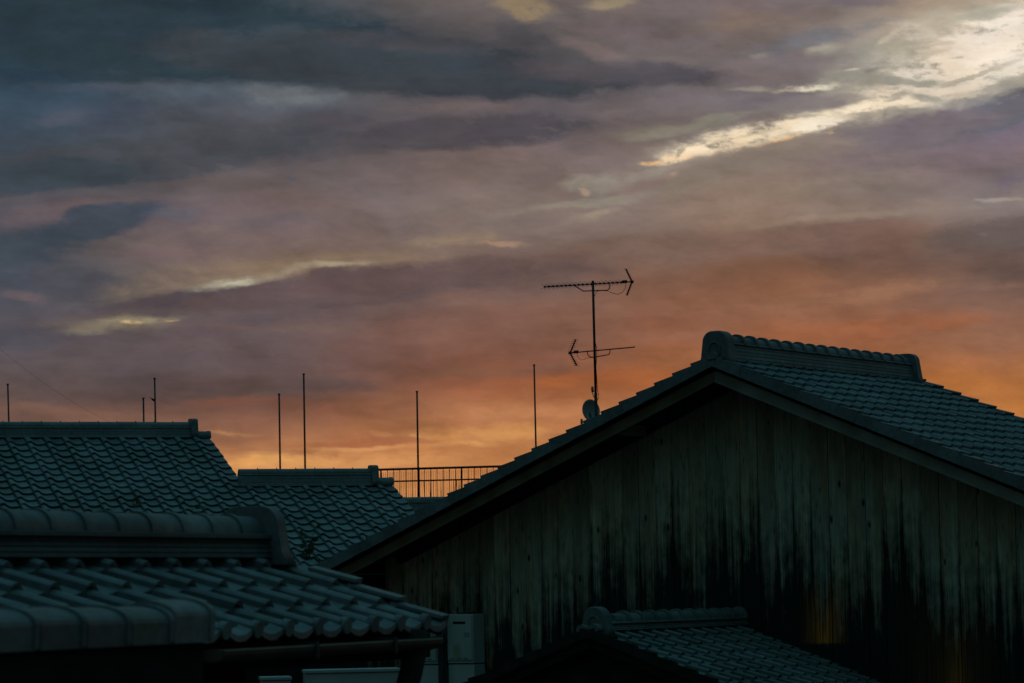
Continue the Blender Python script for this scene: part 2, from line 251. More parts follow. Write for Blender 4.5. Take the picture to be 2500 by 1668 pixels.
# ------------------------------------------------------------------ mesh helpers
class MB:
    def __init__(s): s.v = []; s.f = []; s.sm = []; s.t = []; s.tone = .5
    def face(s, idx, smooth=False): s.f.append(idx); s.sm.append(smooth); s.t.append(s.tone)
    def add(s, p): s.v.append(tuple(p)); return len(s.v) - 1
    def quad(s, a, b, c, d, smooth=False): s.face([s.add(a), s.add(b), s.add(c), s.add(d)], smooth)
    def hexa(s, P, smooth=False):        # 8 corners: bottom 0-3, top 4-7
        i = [s.add(p) for p in P]
        for q in ((0, 3, 2, 1), (4, 5, 6, 7), (0, 1, 5, 4), (1, 2, 6, 5), (2, 3, 7, 6), (3, 0, 4, 7)): s.face([i[k] for k in q], smooth)
    def box(s, x0, x1, y0, y1, z0, z1):
        s.hexa([(x0, y0, z0), (x1, y0, z0), (x1, y1, z0), (x0, y1, z0), (x0, y0, z1), (x1, y0, z1), (x1, y1, z1), (x0, y1, z1)])
    def tube(s, pts, r, n=8, cap=True, r2=None):
        pts = [Vector(p) for p in pts]; rings = []
        for i, p in enumerate(pts):
            d = (pts[min(i + 1, len(pts) - 1)] - pts[max(i - 1, 0)]).normalized()
            a = d.cross(Vector((0, 0, 1)))
            if a.length < .01: a = d.cross(Vector((1, 0, 0)))
            a.normalize(); b = d.cross(a); rr_ = r if r2 is None else r + (r2 - r) * i / (len(pts) - 1)
            rings.append([s.add(p + a * (rr_ * math.cos(2 * math.pi * k / n)) + b * (rr_ * math.sin(2 * math.pi * k / n))) for k in range(n)])
        for A, B in zip(rings, rings[1:]):
            for k in range(n): s.face([A[k], A[(k + 1) % n], B[(k + 1) % n], B[k]], True)
        if cap: s.face(rings[0][::-1]); s.face(rings[-1])
    def prism(s, poly, x0, x1, smooth=False):   # poly in (y, z), extruded along x
        a = [s.add((x0, y, z)) for y, z in poly]; b = [s.add((x1, y, z)) for y, z in poly]; n = len(poly)
        s.face(a[::-1]); s.face(b)
        c = [s.add((x0, y, z)) for y, z in poly]; d = [s.add((x1, y, z)) for y, z in poly]
        for k in range(n): s.face([c[k], c[(k + 1) % n], d[(k + 1) % n], d[k]], smooth)
    def build(s, name, material, parent=None, loc=None):
        me = bpy.data.meshes.new(name); me.from_pydata(s.v, [], s.f); me.polygons.foreach_set('use_smooth', s.sm)
        at = me.attributes.new('tone', 'FLOAT', 'FACE'); at.data.foreach_set('value', s.t)
        me.materials.append(material); me.update()
        import bmesh
        bm = bmesh.new(); bm.from_mesh(me); bmesh.ops.recalc_face_normals(bm, faces=bm.faces) if False else None; bm.free()
        o = bpy.data.objects.new(name, me); COL.objects.link(o)
        if parent: o.parent = parent
        if loc: o.location = loc
        return o
def tag(o, label, cat, group=None):
    o['label'] = label; o['category'] = cat
    if group: o['group'] = group
    return o
def thing(name, label, cat, loc, deg=0, group=None):
    o = bpy.data.objects.new(name, None); COL.objects.link(o); o.location = loc; o.rotation_euler = (0, 0, math.radians(deg)); o.empty_display_size = .3
    return tag(o, label, cat, group)
def struct(name, mb, m_):
    o = mb.build(name, m_); o['kind'] = 'structure'; return o

# profile of an S-shaped pantile across its width (0..1) -> height in m
PROF = [(0, .038), (.05, .050), (.13, .053), (.22, .043), (.33, .020), (.46, .004), (.62, .000), (.80, .005), (.92, .015), (.945, -.010), (1.0, -.014)]
def tiles(mb, s, x0, th, c0, c1, rows, e, tw, t0, z0, ok=None, lift=.030, lip=.017, jit=1.25, neg=False):
    # s=-1: slope falls to -y, s=+1: slope falls to +y. columns c cover x0+c*tw. rows r at t0+r*e down the slope
    ct, st = math.cos(th), math.sin(th)
    def P(x, t, h): return (x, s * (ct * t + st * h), z0 - st * t + ct * h)
    for c in range(c0, c1):
        for r in range(rows[0], rows[1]):
            if ok and not ok(c, r): continue
            if t0 + (r + 1) * e < .05 and not neg: continue
            mb.tone = random.random()
            j1, j2, j3 = (random.uniform(-1, 1) * jit for _ in range(3))
            ta, tb = (t0 + r * e - .045 if neg else max(t0 + r * e - .045, .0)), t0 + (r + 1) * e + j1 * .004
            up, lo, li = [], [], []
            for (q, h) in PROF:
                qq = q if s < 0 else 1 - q
                x = x0 + (c + qq) * tw + j2 * .003
                hh = h + j3 * .0022 + (q - .5) * j2 * .006
                up.append(mb.add(P(x, ta, hh - .002))); lo.append(mb.add(P(x, tb, hh + lift)))
            for k in range(len(PROF) - 1):
                f = [up[k], lo[k], lo[k + 1], up[k + 1]]
                mb.face(f if s < 0 else f[::-1], True)
            # lower lip, own vertices so that its edge stays crisp, then an undercut back
            l1 = [mb.add(mb.v[i]) for i in lo]
            l2 = []; l3 = []
            for (q, h) in PROF:
                qq = q if s < 0 else 1 - q
                x = x0 + (c + qq) * tw + j2 * .003; hh = h + j3 * .0022 + (q - .5) * j2 * .006
                l2.append(mb.add(P(x, tb - .002, hh + lift - lip))); l3.append(mb.add(P(x, tb - .05, hh + lift - lip - .006)))
            for k in range(len(PROF) - 1):
                f = [l1[k], l2[k], l2[k + 1], l1[k + 1]]; g = [l2[k], l3[k], l3[k + 1], l2[k + 1]]
                mb.face(f if s < 0 else f[::-1]); mb.face(g if s < 0 else g[::-1])
            # side edge of the roll
            xe = x0 + (c + (0 if s < 0 else 1)) * tw + j2 * .003
            h0 = PROF[0][1] + j3 * .0022 - .5 * j2 * .006
            mb.quad(P(xe, ta, h0 - .002), P(xe, ta, h0 - .048), P(xe, tb, h0 + lift - .048), P(xe, tb, h0 + lift))
            xe = x0 + (c + (1 if s < 0 else 0)) * tw + j2 * .003; h0 = PROF[-1][1] + j3 * .0022 + .5 * j2 * .006
            mb.quad(P(xe, ta, h0 - .002), P(xe, ta, h0 - .022), P(xe, tb, h0 + lift - lip), P(xe, tb, h0 + lift))
def arc(r, zc, n=10, skirt=.02):          # half-round section (y, z) with short skirts, open polygon closed at the base
    return [(r, zc - skirt)] + [(r * math.cos(math.pi * k / n), zc + r * math.sin(math.pi * k / n)) for k in range(n + 1)] + [(-r, zc - skirt)]
def noshi(mb, x0, x1, zb, h, wb, wt, n, top=.018, over=.022):
    # stacked flat courses, each a little proud at its lower lip, then a wider cover course
    hh = (h - top) / n
    for i in range(n):
        mb.tone = random.random()
        w0 = wb + (wt - wb) * i / n; z = zb + i * hh
        mb.prism([(w0, z + .003), (w0 - .010, z + hh), (-w0 + .010, z + hh), (-w0, z + .003), (-w0 + .012, z - .001), (w0 - .012, z - .001)], x0 + random.uniform(0, .004), x1 - random.uniform(0, .004))
    mb.tone = .8
    mb.prism([(wt + over, zb + h - top), (wt + over - .004, zb + h - .004), (wt * .6, zb + h + .004), (-wt * .6, zb + h + .004), (-wt - over + .004, zb + h - .004), (-wt - over, zb + h - top)], x0, x1)
def caps(mb, x0, n, pitch, r, zc, ring=.016, rl=.04, smooth_only=False):
    for i in range(n):
        mb.tone = random.random(); a = x0 + i * pitch; b = a + pitch
        dz = random.uniform(-.002, .002)
        mb.prism(arc(r, zc + dz, 12, .012), a, b - rl * .5, True)
        if ring: mb.tone = mb.tone * .6; mb.prism(arc(r + ring, zc + dz, 12, .010), b - rl, b, True)
def oni_outline(wb, wt, h, n=8, cr=.07, z0=0.0, flare=.03):
    p = [(wb + flare, z0), (wb, z0 + h * .22)]
    cx, cz = wt - cr, z0 + h - cr
    for k in range(n + 1):
        a = math.pi / 2 * k / n; p.append((cx + cr * math.cos(a), cz + cr * math.sin(a)))
    p += [(-y, z) for y, z in reversed(p)]
    return p
def oni(name, parent, material, x, d, z0, wb, wt, h, T=.09, cr=.08, flare=.03, boss=True):
    # x: outer face position, d: +1 if the outer face looks to +x, -1 to -x
    mb = MB(); mb.tone = .35
    out = oni_outline(wb, wt, h, 8, cr, z0, flare)
    ins = [(y * .93, z0 + (z - z0) * .975) for y, z in out]
    xa, xb = x, x - d * T
    def ring(poly, xx): return [mb.add((xx, y, z)) for y, z in poly]
    n = len(out)
    def band(A, B, sm=True):
        for k in range(n): mb.face([A[k], A[(k + 1) % n], B[(k + 1) % n], B[k]], sm)
    band(ring(ins, xa), ring(out, xa - d * .018)); band(ring(out, xa - d * .018), ring(out, xb)); mb.face(ring(ins, xa)); mb.face(ring(out, xb)[::-1])
    # raised arch and sunk panel on the outer face
    w, hh = wt * .42, h * .66
    path = [(-w, z0 + h * .22)] + [(-w, z0 + hh - w + w * .3 * k / 2) for k in range(1)] + [(w * -math.cos(math.pi * k / 10), z0 + hh - w + w * math.sin(math.pi * k / 10)) for k in range(11)] + [(w, z0 + h * .22)]
    mb.tube([(xa + d * .004, y, z) for y, z in path], .009, 6)
    if boss: mb.tube([(xa + d * .02, 0, z0 + h * .10), (xa - d * .03, 0, z0 + h * .36)], wt * .30, 10, True, wt * .2)
    return mb.build(name, material, parent)
def flaps(mb, s, x, th, rows, e, t0, z0, dep=.125, out=-1, T=.022, top=.062, topw=.10, lift=.030):
    # verge tiles: a hanging flap per course in the plane x, out=-1 if it looks to -x
    ct, st = math.cos(th), math.sin(th)
    def P(x_, t, h): return (x_, s * (ct * t + st * h), z0 - st * t + ct * h)
    for r in range(rows[0], rows[1]):
        mb.tone = random.random(); ta, tb = max(t0 + r * e - .03, 0), t0 + (r + 1) * e + random.uniform(-.003, .003)
        if tb < .03: continue
        xa, xb = x, x + out * T + random.uniform(-.002, .002)
        h1, h2 = top - .002, top + lift
        mb.hexa([P(xa, ta, h1 - dep + .02), P(xb, ta, h1 - dep + .02), P(xb, tb, h1 - dep + .024), P(xa, tb, h1 - dep + .024), P(xa, ta, h1), P(xb, ta, h1), P(xb, tb, h2), P(xa, tb, h2)])
        xc = x - out * topw
        mb.hexa([P(xc, ta, h1 - .02), P(xa, ta, h1 - .02), P(xa, tb, h2 - .02), P(xc, tb, h2 - .02), P(xc, ta, h1 - .004), P(xa, ta, h1), P(xa, tb, h2), P(xc, tb, h2 - .004)])
def deck(mb, s, xa, xb, th, ta, tb, z0, h1=-.004, h0=-.10):
    ct, st = math.cos(th), math.sin(th)
    def P(x_, t, h): return (x_, s * (ct * t + st * h), z0 - st * t + ct * h)
    mb.hexa([P(xa, ta, h0), P(xb, ta, h0), P(xb, tb, h0), P(xa, tb, h0), P(xa, ta, h1), P(xb, ta, h1), P(xb, tb, h1), P(xa, tb, h1)])

# ------------------------------------------------------------------ ground
g = MB(); g.box(-400, 400, -100, 900, -.5, 0); struct('ground', g, GROUNDM)

# ------------------------------------------------------------------ large plank-walled house on the right
PHA, THA, EA = 57.57, math.radians(22.25), .2394
w_ = Vector((math.sin(math.radians(PHA)), -math.cos(math.radians(PHA)), 0)); rd = Vector((math.cos(math.radians(PHA)), math.sin(math.radians(PHA)), 0))
apexW = w_ * -15.4806 + rd * 28.2797 + Vector((0, 0, 2.3708 + HC))
FA = Frame(apexW, PHA); ZA = apexW.z
A = thing('plank_house', 'large house with stained vertical plank gable wall and tiled roof, right half of the view', 'house', FA.o, PHA)
zr = ZA - .075 / math.cos(THA)                     # roof plane at the ridge line
c0 = FA.hit(1800.9, 817.4, 1, 0); c14 = FA.hit(2192.8, 864.7, 1, 0); cp = (c14.x - c0.x) / 14; capz = (c0.z + c14.z) / 2
oniA = FA.hit(2250, 905, 1, -.17).x - .03
XB = sum(FA.hitp(u, v, (0, 0, ZA), (0, -math.sin(THA), math.cos(THA))).x for u, v in ((2283.8, 939), (2371.7, 972.3), (2460.5, 1005.6))) / 3                                     # rear verge
ncol = round(XB / .27); twA = XB / ncol
for s, off, nm in ((-1, .45, 'right'), (1, .02, 'left')):
    mb = MB(); tiles(mb, s, 0, THA, 0, ncol, (-1, 23), EA, twA, off * EA, zr); mb.build('roof', TILE, A)
    mb = MB(); flaps(mb, s, .0, THA, (-1, 23), EA, off * EA, zr); mb.build('verge_tiles', TILE, A)
    mb = MB(); flaps(mb, s, XB, THA, (-1, 23), EA, off * EA, zr, out=1); mb.build('verge_tiles', TILE, A)
    mb = MB(); deck(mb, s, .10, XB - .08, THA, 0.0, 5.45, zr, -.006, -.075); mb.build('soffit', DARKW, A)
    mb = MB(); ct, st = math.cos(THA), math.sin(THA)
    def P(x_, t, h): return (x_, s * (ct * t + st * h), zr - st * t + ct * h)
    tk = math.tan(THA)
    for (x1_, x2_, ha, hb_) in ((.045, .085, -.182, -.082), (.030, .0445, -.196, -.166)):
        mb.hexa([P(x1_, -ha * tk, ha), P(x2_, -ha * tk, ha), P(x2_, 5.5, ha), P(x1_, 5.5, ha), P(x1_, -hb_ * tk, hb_), P(x2_, -hb_ * tk, hb_), P(x2_, 5.5, hb_), P(x1_, 5.5, hb_)])
    mb.build('bargeboard', BARGE if s < 0 else BARGE2, A)
    mb = MB(); mb.box(.2, XB - .2, s * 5.0 - .03, s * 5.0 + .03, zr - 5.0 * math.tan(THA) - .20, zr - 5.0 * math.tan(THA) - .10); mb.build('eave_board', DARKW, A)
# ridge
oz0 = zr + .02
onil = FA.hit(1727, 845, 0, .0)
rg = MB(); noshi(rg, .16, oniA - .03, zr + .015, capz - .104 - zr - .015, .115, .085, 5); ridge = rg.build('ridge', TILE, A)
cz = capz - .108
rg = MB(); nfront = max(0, int((c0.x - .14) / cp)); caps(rg, c0.x - nfront * cp, 14 + nfront, cp, .080, cz, .027, .05); rg.prism(arc(.080, cz, 12, .012), c14.x, oniA - .02, True); rg.build('ridge_cap_tiles', TILE, ridge)
oni('end_tile', ridge, TILE, .05, -1, zr - .03, .175, .152, capz - zr + .040, .15, .115, .035)
oni('end_tile', ridge, TILE, oniA + .06, 1, zr - .03, .175, .145, capz - zr + .045, .13, .10, .035, False)
rg = MB(); rg.tone = .6; rg.prism(arc(.055, zr + .055, 10, .03), -.03, .10, True); rg.prism([(y * .9, z) for y, z in arc(.055, zr + .055, 10, .03)], -.035, -.03); rg.build('apex_tile', TILE, ridge)
# wall of single boards
XW = .66; Y0 = FA.hit(1437.6, 1150, 0, XW).y; PW = (Y0 - FA.hit(2288.6, 1110, 0, XW).y) / 20
wl = MB(); hw = FA.hit(942, 1400, 0, XW).y
def under(y): return zr - abs(y) * math.tan(THA) - .06
k0 = int((-hw + 0 - Y0) / PW) - 1
i = 0
edges = sorted({round(Y0 - PW * k, 4) for k in range(-30, 60) if -hw < Y0 - PW * k < hw} | {-hw, hw})
for a, b in zip(edges, edges[1:]):
    if b - a < .01: continue
    wl.tone = random.random(); xo = XW + random.uniform(-.004, .004); g1, g2 = random.uniform(.001, .003), random.uniform(.001, .0035); tl = random.uniform(-.003, .003)
    def top(y): return under(y)
    pts = [a + g1, b - g2]
    if pts[0] < 0 < pts[1]: pts = [pts[0], 0, pts[1]]
    for p, q in zip(pts, pts[1:]):
        wl.hexa([(xo, p, .0), (xo + tl, q, .0), (xo + .02, q, .0), (xo + .02, p, .0), (xo, p, top(p)), (xo + tl, q, top(q)), (xo + .02, q, top(q)), (xo + .02, p, top(p))])
def plankmat():
    mt, t, b = mat('stained_cedar_planks', .85, .2)
    lk = t.links.new
    tcn = nn(t, 'ShaderNodeTexCoord'); sx = nn(t, 'ShaderNodeSeparateXYZ'); lk(tcn.outputs['Object'], sx.inputs[0]); y, z = sx.outputs[1], sx.outputs[2]
    at = nn(t, 'ShaderNodeAttribute'); at.attribute_name = 'tone'
    def ma(op, a, b_=0.0, c=0.0, cl=False):
        n = nn(t, 'ShaderNodeMath', operation=op, use_clamp=cl)
        for i_, v_ in enumerate((a, b_, c)):
            if i_ < len(n.inputs):
                if isinstance(v_, bpy.types.NodeSocket): lk(v_, n.inputs[i_])
                else: n.inputs[i_].default_value = v_
        return n.outputs[0]
    def mr(x, a, b_, lo, hi, ty='LINEAR'):
        n = nn(t, 'ShaderNodeMapRange', interpolation_type=ty); lk(x, n.inputs[0])
        for i_, v_ in enumerate((a, b_, lo, hi)): n.inputs[i_ + 1].default_value = v_
        return n.outputs[0]
    def vec(a, b_, c):
        n = nn(t, 'ShaderNodeCombineXYZ')
        for i_, v_ in enumerate((a, b_, c)):
            if isinstance(v_, bpy.types.NodeSocket): lk(v_, n.inputs[i_])
            else: n.inputs[i_].default_value = v_
        return n.outputs[0]
    def nz(v_, d=6, r=.6, s=1.0, dist=0.0):
        n = nn(t, 'ShaderNodeTexNoise'); lk(v_, n.inputs['Vector']); n.inputs['Scale'].default_value = s; n.inputs['Detail'].default_value = d; n.inputs['Roughness'].default_value = r; n.inputs['Distortion'].default_value = dist; return n.outputs['Fac']
    idn = ma('MULTIPLY', at.outputs['Fac'], 37.0)
    grain = nz(vec(ma('MULTIPLY', y, 70), ma('MULTIPLY', z, 1.6), idn), 6, .65)
    broad = nz(vec(ma('MULTIPLY', y, 9), ma('MULTIPLY', z, .8), idn), 4, .5)
    blot = nz(vec(ma('MULTIPLY', y, 10), ma('MULTIPLY', z, 5), ma('ADD', idn, 5)), 4, .6)
    # growth-ring figure: bands of a slow field
    fld = nz(vec(ma('MULTIPLY', y, 7), ma('MULTIPLY', z, .55), ma('ADD', idn, 11)), 2, .4, 1.0, .3)
    rings = ma('SINE', ma('MULTIPLY', fld, 130))
    # knots
    vo = nn(t, 'ShaderNodeTexVoronoi'); lk(vec(ma('MULTIPLY', y, 6.5), ma('MULTIPLY', z, 2.7), idn), vo.inputs['Vector']); vo.inputs['Scale'].default_value = 1.0
    kn = mr(vo.outputs['Distance'], .05, .16, 1, 0, 'SMOOTHSTEP')
    vo2 = nn(t, 'ShaderNodeTexVoronoi'); lk(vec(ma('MULTIPLY', y, 24), ma('MULTIPLY', z, 3.3), ma('ADD', idn, 3)), vo2.inputs['Vector']); vo2.inputs['Scale'].default_value = 1.0
    kn2 = mr(vo2.outputs['Distance'], .07, .24, 1, 0, 'SMOOTHSTEP')
    ksel = mr(nz(vec(ma('MULTIPLY', y, 3), ma('MULTIPLY', z, 1.0), idn), 2), .42, .52, 0, 1)
    tone = ma('MULTIPLY', mr(at.outputs['Fac'], 0, 1, .72, 1.22), mr(grain, .3, .7, .72, 1.22)); tone = ma('MULTIPLY', tone, mr(broad, .3, .7, .82, 1.15)); tone = ma('MULTIPLY', tone, mr(rings, -1, 1, .90, 1.06)); tone = ma('MULTIPLY', tone, mr(blot, .3, .75, 1.1, .75))
    tone = ma('MULTIPLY', tone, mr(kn, 0, 1, 1, .12)); tone = ma('MULTIPLY', tone, mr(ma('MULTIPLY', kn2, ksel), 0, 1, 1, .35))
    mixg = nn(t, 'ShaderNodeMix', data_type='RGBA'); lk(mr(nz(vec(ma('MULTIPLY', y, 5), ma('MULTIPLY', z, .7), idn), 3), .38, .62, 0, 1), mixg.inputs[0]); mixg.inputs[6].default_value = (.46, .46, .35, 1); mixg.inputs[7].default_value = (.52, .40, .26, 1)
    sc = nn(t, 'ShaderNodeVectorMath', operation='SCALE'); lk(mixg.outputs[2], sc.inputs[0]); lk(tone, sc.inputs['Scale'])
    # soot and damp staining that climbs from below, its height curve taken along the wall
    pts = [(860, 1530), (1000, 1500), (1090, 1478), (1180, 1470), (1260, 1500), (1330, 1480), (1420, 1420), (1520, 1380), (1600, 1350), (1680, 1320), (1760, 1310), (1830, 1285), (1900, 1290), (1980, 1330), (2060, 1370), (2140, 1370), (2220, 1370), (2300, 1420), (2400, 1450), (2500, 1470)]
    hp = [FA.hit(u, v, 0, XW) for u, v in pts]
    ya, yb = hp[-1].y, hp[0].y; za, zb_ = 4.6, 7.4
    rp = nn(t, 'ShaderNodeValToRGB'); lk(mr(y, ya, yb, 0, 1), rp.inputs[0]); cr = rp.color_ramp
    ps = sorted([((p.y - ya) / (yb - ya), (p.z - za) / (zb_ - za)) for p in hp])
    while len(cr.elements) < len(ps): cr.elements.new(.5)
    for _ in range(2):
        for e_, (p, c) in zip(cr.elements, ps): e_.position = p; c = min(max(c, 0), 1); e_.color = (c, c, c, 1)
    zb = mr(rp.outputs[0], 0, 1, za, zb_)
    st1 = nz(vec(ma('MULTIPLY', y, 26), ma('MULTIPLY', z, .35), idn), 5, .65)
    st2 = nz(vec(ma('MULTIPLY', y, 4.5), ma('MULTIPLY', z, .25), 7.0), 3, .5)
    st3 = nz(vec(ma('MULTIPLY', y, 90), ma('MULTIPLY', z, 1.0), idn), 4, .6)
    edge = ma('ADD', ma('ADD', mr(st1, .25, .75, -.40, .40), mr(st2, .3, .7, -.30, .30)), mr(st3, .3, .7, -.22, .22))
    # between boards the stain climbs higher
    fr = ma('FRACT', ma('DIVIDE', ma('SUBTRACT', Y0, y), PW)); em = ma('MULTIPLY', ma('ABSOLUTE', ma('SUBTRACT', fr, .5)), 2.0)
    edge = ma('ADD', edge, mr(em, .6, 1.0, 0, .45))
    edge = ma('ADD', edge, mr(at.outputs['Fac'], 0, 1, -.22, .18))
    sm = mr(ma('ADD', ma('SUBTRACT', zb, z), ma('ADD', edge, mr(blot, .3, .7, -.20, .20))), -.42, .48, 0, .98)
    # warm lamp glow on the wall, painted into the plank colour
    def bare(u0, u1, v0, v1, stn):  # mask of one painted lamp glow patch, not bare wood
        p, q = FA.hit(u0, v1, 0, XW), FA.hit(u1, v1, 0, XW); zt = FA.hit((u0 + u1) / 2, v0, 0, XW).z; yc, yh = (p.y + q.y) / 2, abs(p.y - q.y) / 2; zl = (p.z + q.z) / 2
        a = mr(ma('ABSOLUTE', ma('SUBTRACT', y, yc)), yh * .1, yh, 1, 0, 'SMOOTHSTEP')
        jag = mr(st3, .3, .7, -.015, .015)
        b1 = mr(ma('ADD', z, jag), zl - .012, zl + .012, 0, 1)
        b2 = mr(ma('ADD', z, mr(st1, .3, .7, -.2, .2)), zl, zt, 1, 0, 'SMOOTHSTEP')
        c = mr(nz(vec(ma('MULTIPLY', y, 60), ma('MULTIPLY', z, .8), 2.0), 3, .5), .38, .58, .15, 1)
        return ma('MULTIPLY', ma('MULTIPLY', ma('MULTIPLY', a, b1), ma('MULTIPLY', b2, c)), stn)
    glow_mask = ma('MAXIMUM', bare(1945, 2082, 1400, 1571, .62), bare(2285, 2400, 1480, 1720, .5)); glow_mask = ma('MAXIMUM', glow_mask, bare(1978, 2048, 1470, 1571, 1.0)); glow_mask = ma('MAXIMUM', glow_mask, bare(2180, 2480, 1380, 1760, .22))
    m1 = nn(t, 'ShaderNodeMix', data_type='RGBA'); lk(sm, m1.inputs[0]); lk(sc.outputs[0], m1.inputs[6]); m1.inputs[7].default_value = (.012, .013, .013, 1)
    m2 = nn(t, 'ShaderNodeMix', data_type='RGBA'); lk(glow_mask, m2.inputs[0]); lk(m1.outputs[2], m2.inputs[6]); m2.inputs[7].default_value = (.98, .27, .04, 1)
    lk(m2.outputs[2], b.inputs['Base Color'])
    bp = nn(t, 'ShaderNodeBump'); bp.inputs['Strength'].default_value = .5; bp.inputs['Distance'].default_value = .004; lk(grain, bp.inputs['Height']); lk(bp.outputs[0], b.inputs['Normal'])
    return mt
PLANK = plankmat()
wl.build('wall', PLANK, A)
p_ = FA.hit(874, 1612, 0, XW + .9); q_ = FA.hit(893, 1585, 0, XW + .9)
lw = MB(); y_ = hw - .25
while y_ < p_.y + .05:
    lw.tone = random.random(); y2 = min(y_ + .16, p_.y + .05)
    f = lambda yy: q_.z + .25 if yy < q_.y else q_.z + .25 - (yy - q_.y) * .9
    lw.hexa([(XW + .9, y_ + .002, 0), (XW + .9, y2 - .002, 0), (XW + .92, y2 - .002, 0), (XW + .92, y_ + .002, 0), (XW + .9, y_ + .002, f(y_)), (XW + .9, y2 - .002, f(y2)), (XW + .92, y2 - .002, f(y2)), (XW + .92, y_ + .002, f(y_))]); y_ = y2
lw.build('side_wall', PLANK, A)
# solid body behind the boards
bd = MB(); bd.tone = .4; zz = under
bd.prism([(-hw + .01, 0), (-hw + .01, zz(hw) - .02), (0, zz(0) - .02), (hw - .01, zz(hw) - .02), (hw - .01, 0)], XW + .04, XB - .4); bd.build('body', DARKW, A)
for s in (-1, 1):
    mb = MB(); ct, st = math.cos(THA), math.sin(THA)
    def P(x_, t, h): return (x_, s * (ct * t + st * h), zr - st * t + ct * h)
    tk = math.tan(THA)
    mb.hexa([P(XW - .05, .20 * tk, -.20), P(XW - .008, .20 * tk, -.20), P(XW - .008, 4.9, -.20), P(XW - .05, 4.9, -.20), P(XW - .05, .078 * tk, -.078), P(XW - .008, .078 * tk, -.078), P(XW - .008, 4.9, -.078), P(XW - .05, 4.9, -.078)]); mb.build('shade_strip', DARKW, A)  # added dark strip, stands in for the shadow band under the overhang
# small purlin brackets under the verge
for (u, v) in ((1537, 1040), (1977, 1028), (2190, 1112)):
    p = FA.hit(u, v, 0, .34); mb = MB(); zt_ = zr - abs(p.y) * math.tan(THA) - .085; mb.box(.16, XW, p.y - .045, p.y + .045, zt_ - .13, zt_ - .012); mb.build('purlin_end', BARGE, A)

# ------------------------------------------------------------------ far tiled house on the left: main roof and lower wing, one continuous front slope
PHB, THB = 20.65, math.radians(23.06); TWB, EB = .27, .2376
OB = Vector((-6.03895, 43.09544, 2.11882 + HC))
FB = Frame(OB, PHB)
B = thing('tiled_house', 'house with long grey tiled roof and lower wing, behind the near roof at left', 'house', FB.o, PHB)
ct, st = math.cos(THB), math.sin(THB)
zB = OB.z - .066 / ct            # roof plane height at local y=0
# local: point P0 at x=0,y=0 ; rows from there. ridge of main roof lies up slope
VB = 7.06 * TWB                   # main roof verge x
def up(n): return -n * EB * ct    # local y offset (towards -y is down): y of n rows down
yrB = 1.05 * EB * ct + .10; zrB = zB + yrB * math.tan(THB)      # main ridge line (y, z)
rC = 6.95; yrC = -(rC * EB * ct) + .05; zrC = zB + yrC * math.tan(THB)
xC1 = 14.9 * TWB
mb = MB()
def okB(c, r): return (c < 7 and r >= -2) or (c >= 7 and r >= 7)
def tilesB(mbx, c0_, c1_, rows, x0):
    tiles(mbx, -1, x0, THB, c0_, c1_, rows, EB, TWB, .0, zB, okB, neg=True)

tilesB(mb, -24, 15, (-1, 20), VB - 7 * TWB); mb.build('roof', TILE2, B)
# rear slopes
for (xa, xb, yr, zz_) in ((-24 * TWB, VB, yrB, zrB), (VB, xC1, yrC, zrC)):
    r_ = MB(); n_ = round((xb - xa) / TWB)
    tiles(r_, 1, xa, THB, 0, n_, (0, 8), EB, (xb - xa) / n_, .05, zz_)
    ro = r_.build('rear_roof', TILE2, B); ro.location = (0, yr, 0)
dk = MB(); deck(dk, -1, -24 * TWB, VB - .03, THB, -yrB / ct, 20.2 * EB, zB, -.006, -.09); deck(dk, -1, VB - .03, xC1 - .03, THB, -yrC / ct, 20.2 * EB, zB, -.0065, -.09); dk.build('soffit', DARKW, B)
vf = MB(); flaps(vf, -1, VB - .003, THB, (-1, 7), EB, 0, zB, out=1, T=.006, top=.0, topw=.02, dep=.09, lift=.02); vf.build('verge_tiles', TILE2, B)
vf = MB(); flaps(vf, -1, xC1 + .03, THB, (7, 20), EB, 0, zB, out=1, T=.006, top=.0, topw=.02, dep=.09, lift=.02); vf.build('verge_tiles', TILE2, B)
def longridge(xa, xb, y, z, h, nm='ridge'):
    e_ = MB(); noshi(e_, xa, xb, z - .01, h, .10, .075, 3, .016, .016); r_ = e_.build(nm, TILE2, B); r_.location = (0, y, 0)
    c_ = MB(); n_ = round((xb - xa) / .27); caps(c_, xa, n_, (xb - xa) / n_, .062, z + h + .0, .004, .012)
    for i_ in range(n_):
        q = xa + (i_ + .97) * (xb - xa) / n_; c_.tube([(q, 0, z + h + .055), (q, 0, z + h + .078)], .006, 6)
    c_.build('ridge_cap_tiles', TILE2, r_)
    return r_
# ridge top heights from the photograph
tB = FB.hit(250, 1030, 1, yrB).z; tC = FB.hit(740, 1144.5, 1, yrC).z
xoB = FB.hit(468, 1045, 1, yrB).x; xoC = FB.hit(908, 1160, 1, yrC).x; xlC = FB.hit(583, 1160, 1, yrC).x
r1 = longridge(-24 * TWB, xoB, yrB, zrB, tB - zrB - .062)
r2 = longridge(xlC, xoC, yrC, zrC, tC - zrC - .062)
for r_, xo, zz_, tt in ((r1, xoB, zrB, tB), (r2, xoC, zrC, tC)):
    o_ = oni('end_tile', r_, TILE2, xo + .07, 1, zz_ + .0, .125, .10, tt - zz_ + .045, .10, .05, .02)
    vx = VB if r_ is r1 else xC1 + .03
    c_ = MB(); c_.tone = .7; zt2 = FB.hit(495 if r_ is r1 else 940, 1053 if r_ is r1 else 1166, 1, yrB if r_ is r1 else yrC).z
    c_.prism(arc(.066, zt2 - .066, 12, .05), xo + .06, vx + .0, True); c_.prism(arc(.072, zt2 - .066, 12, .04), vx - .03, vx + .012, True); c_.build('verge_cap_tile', TILE2, r_)
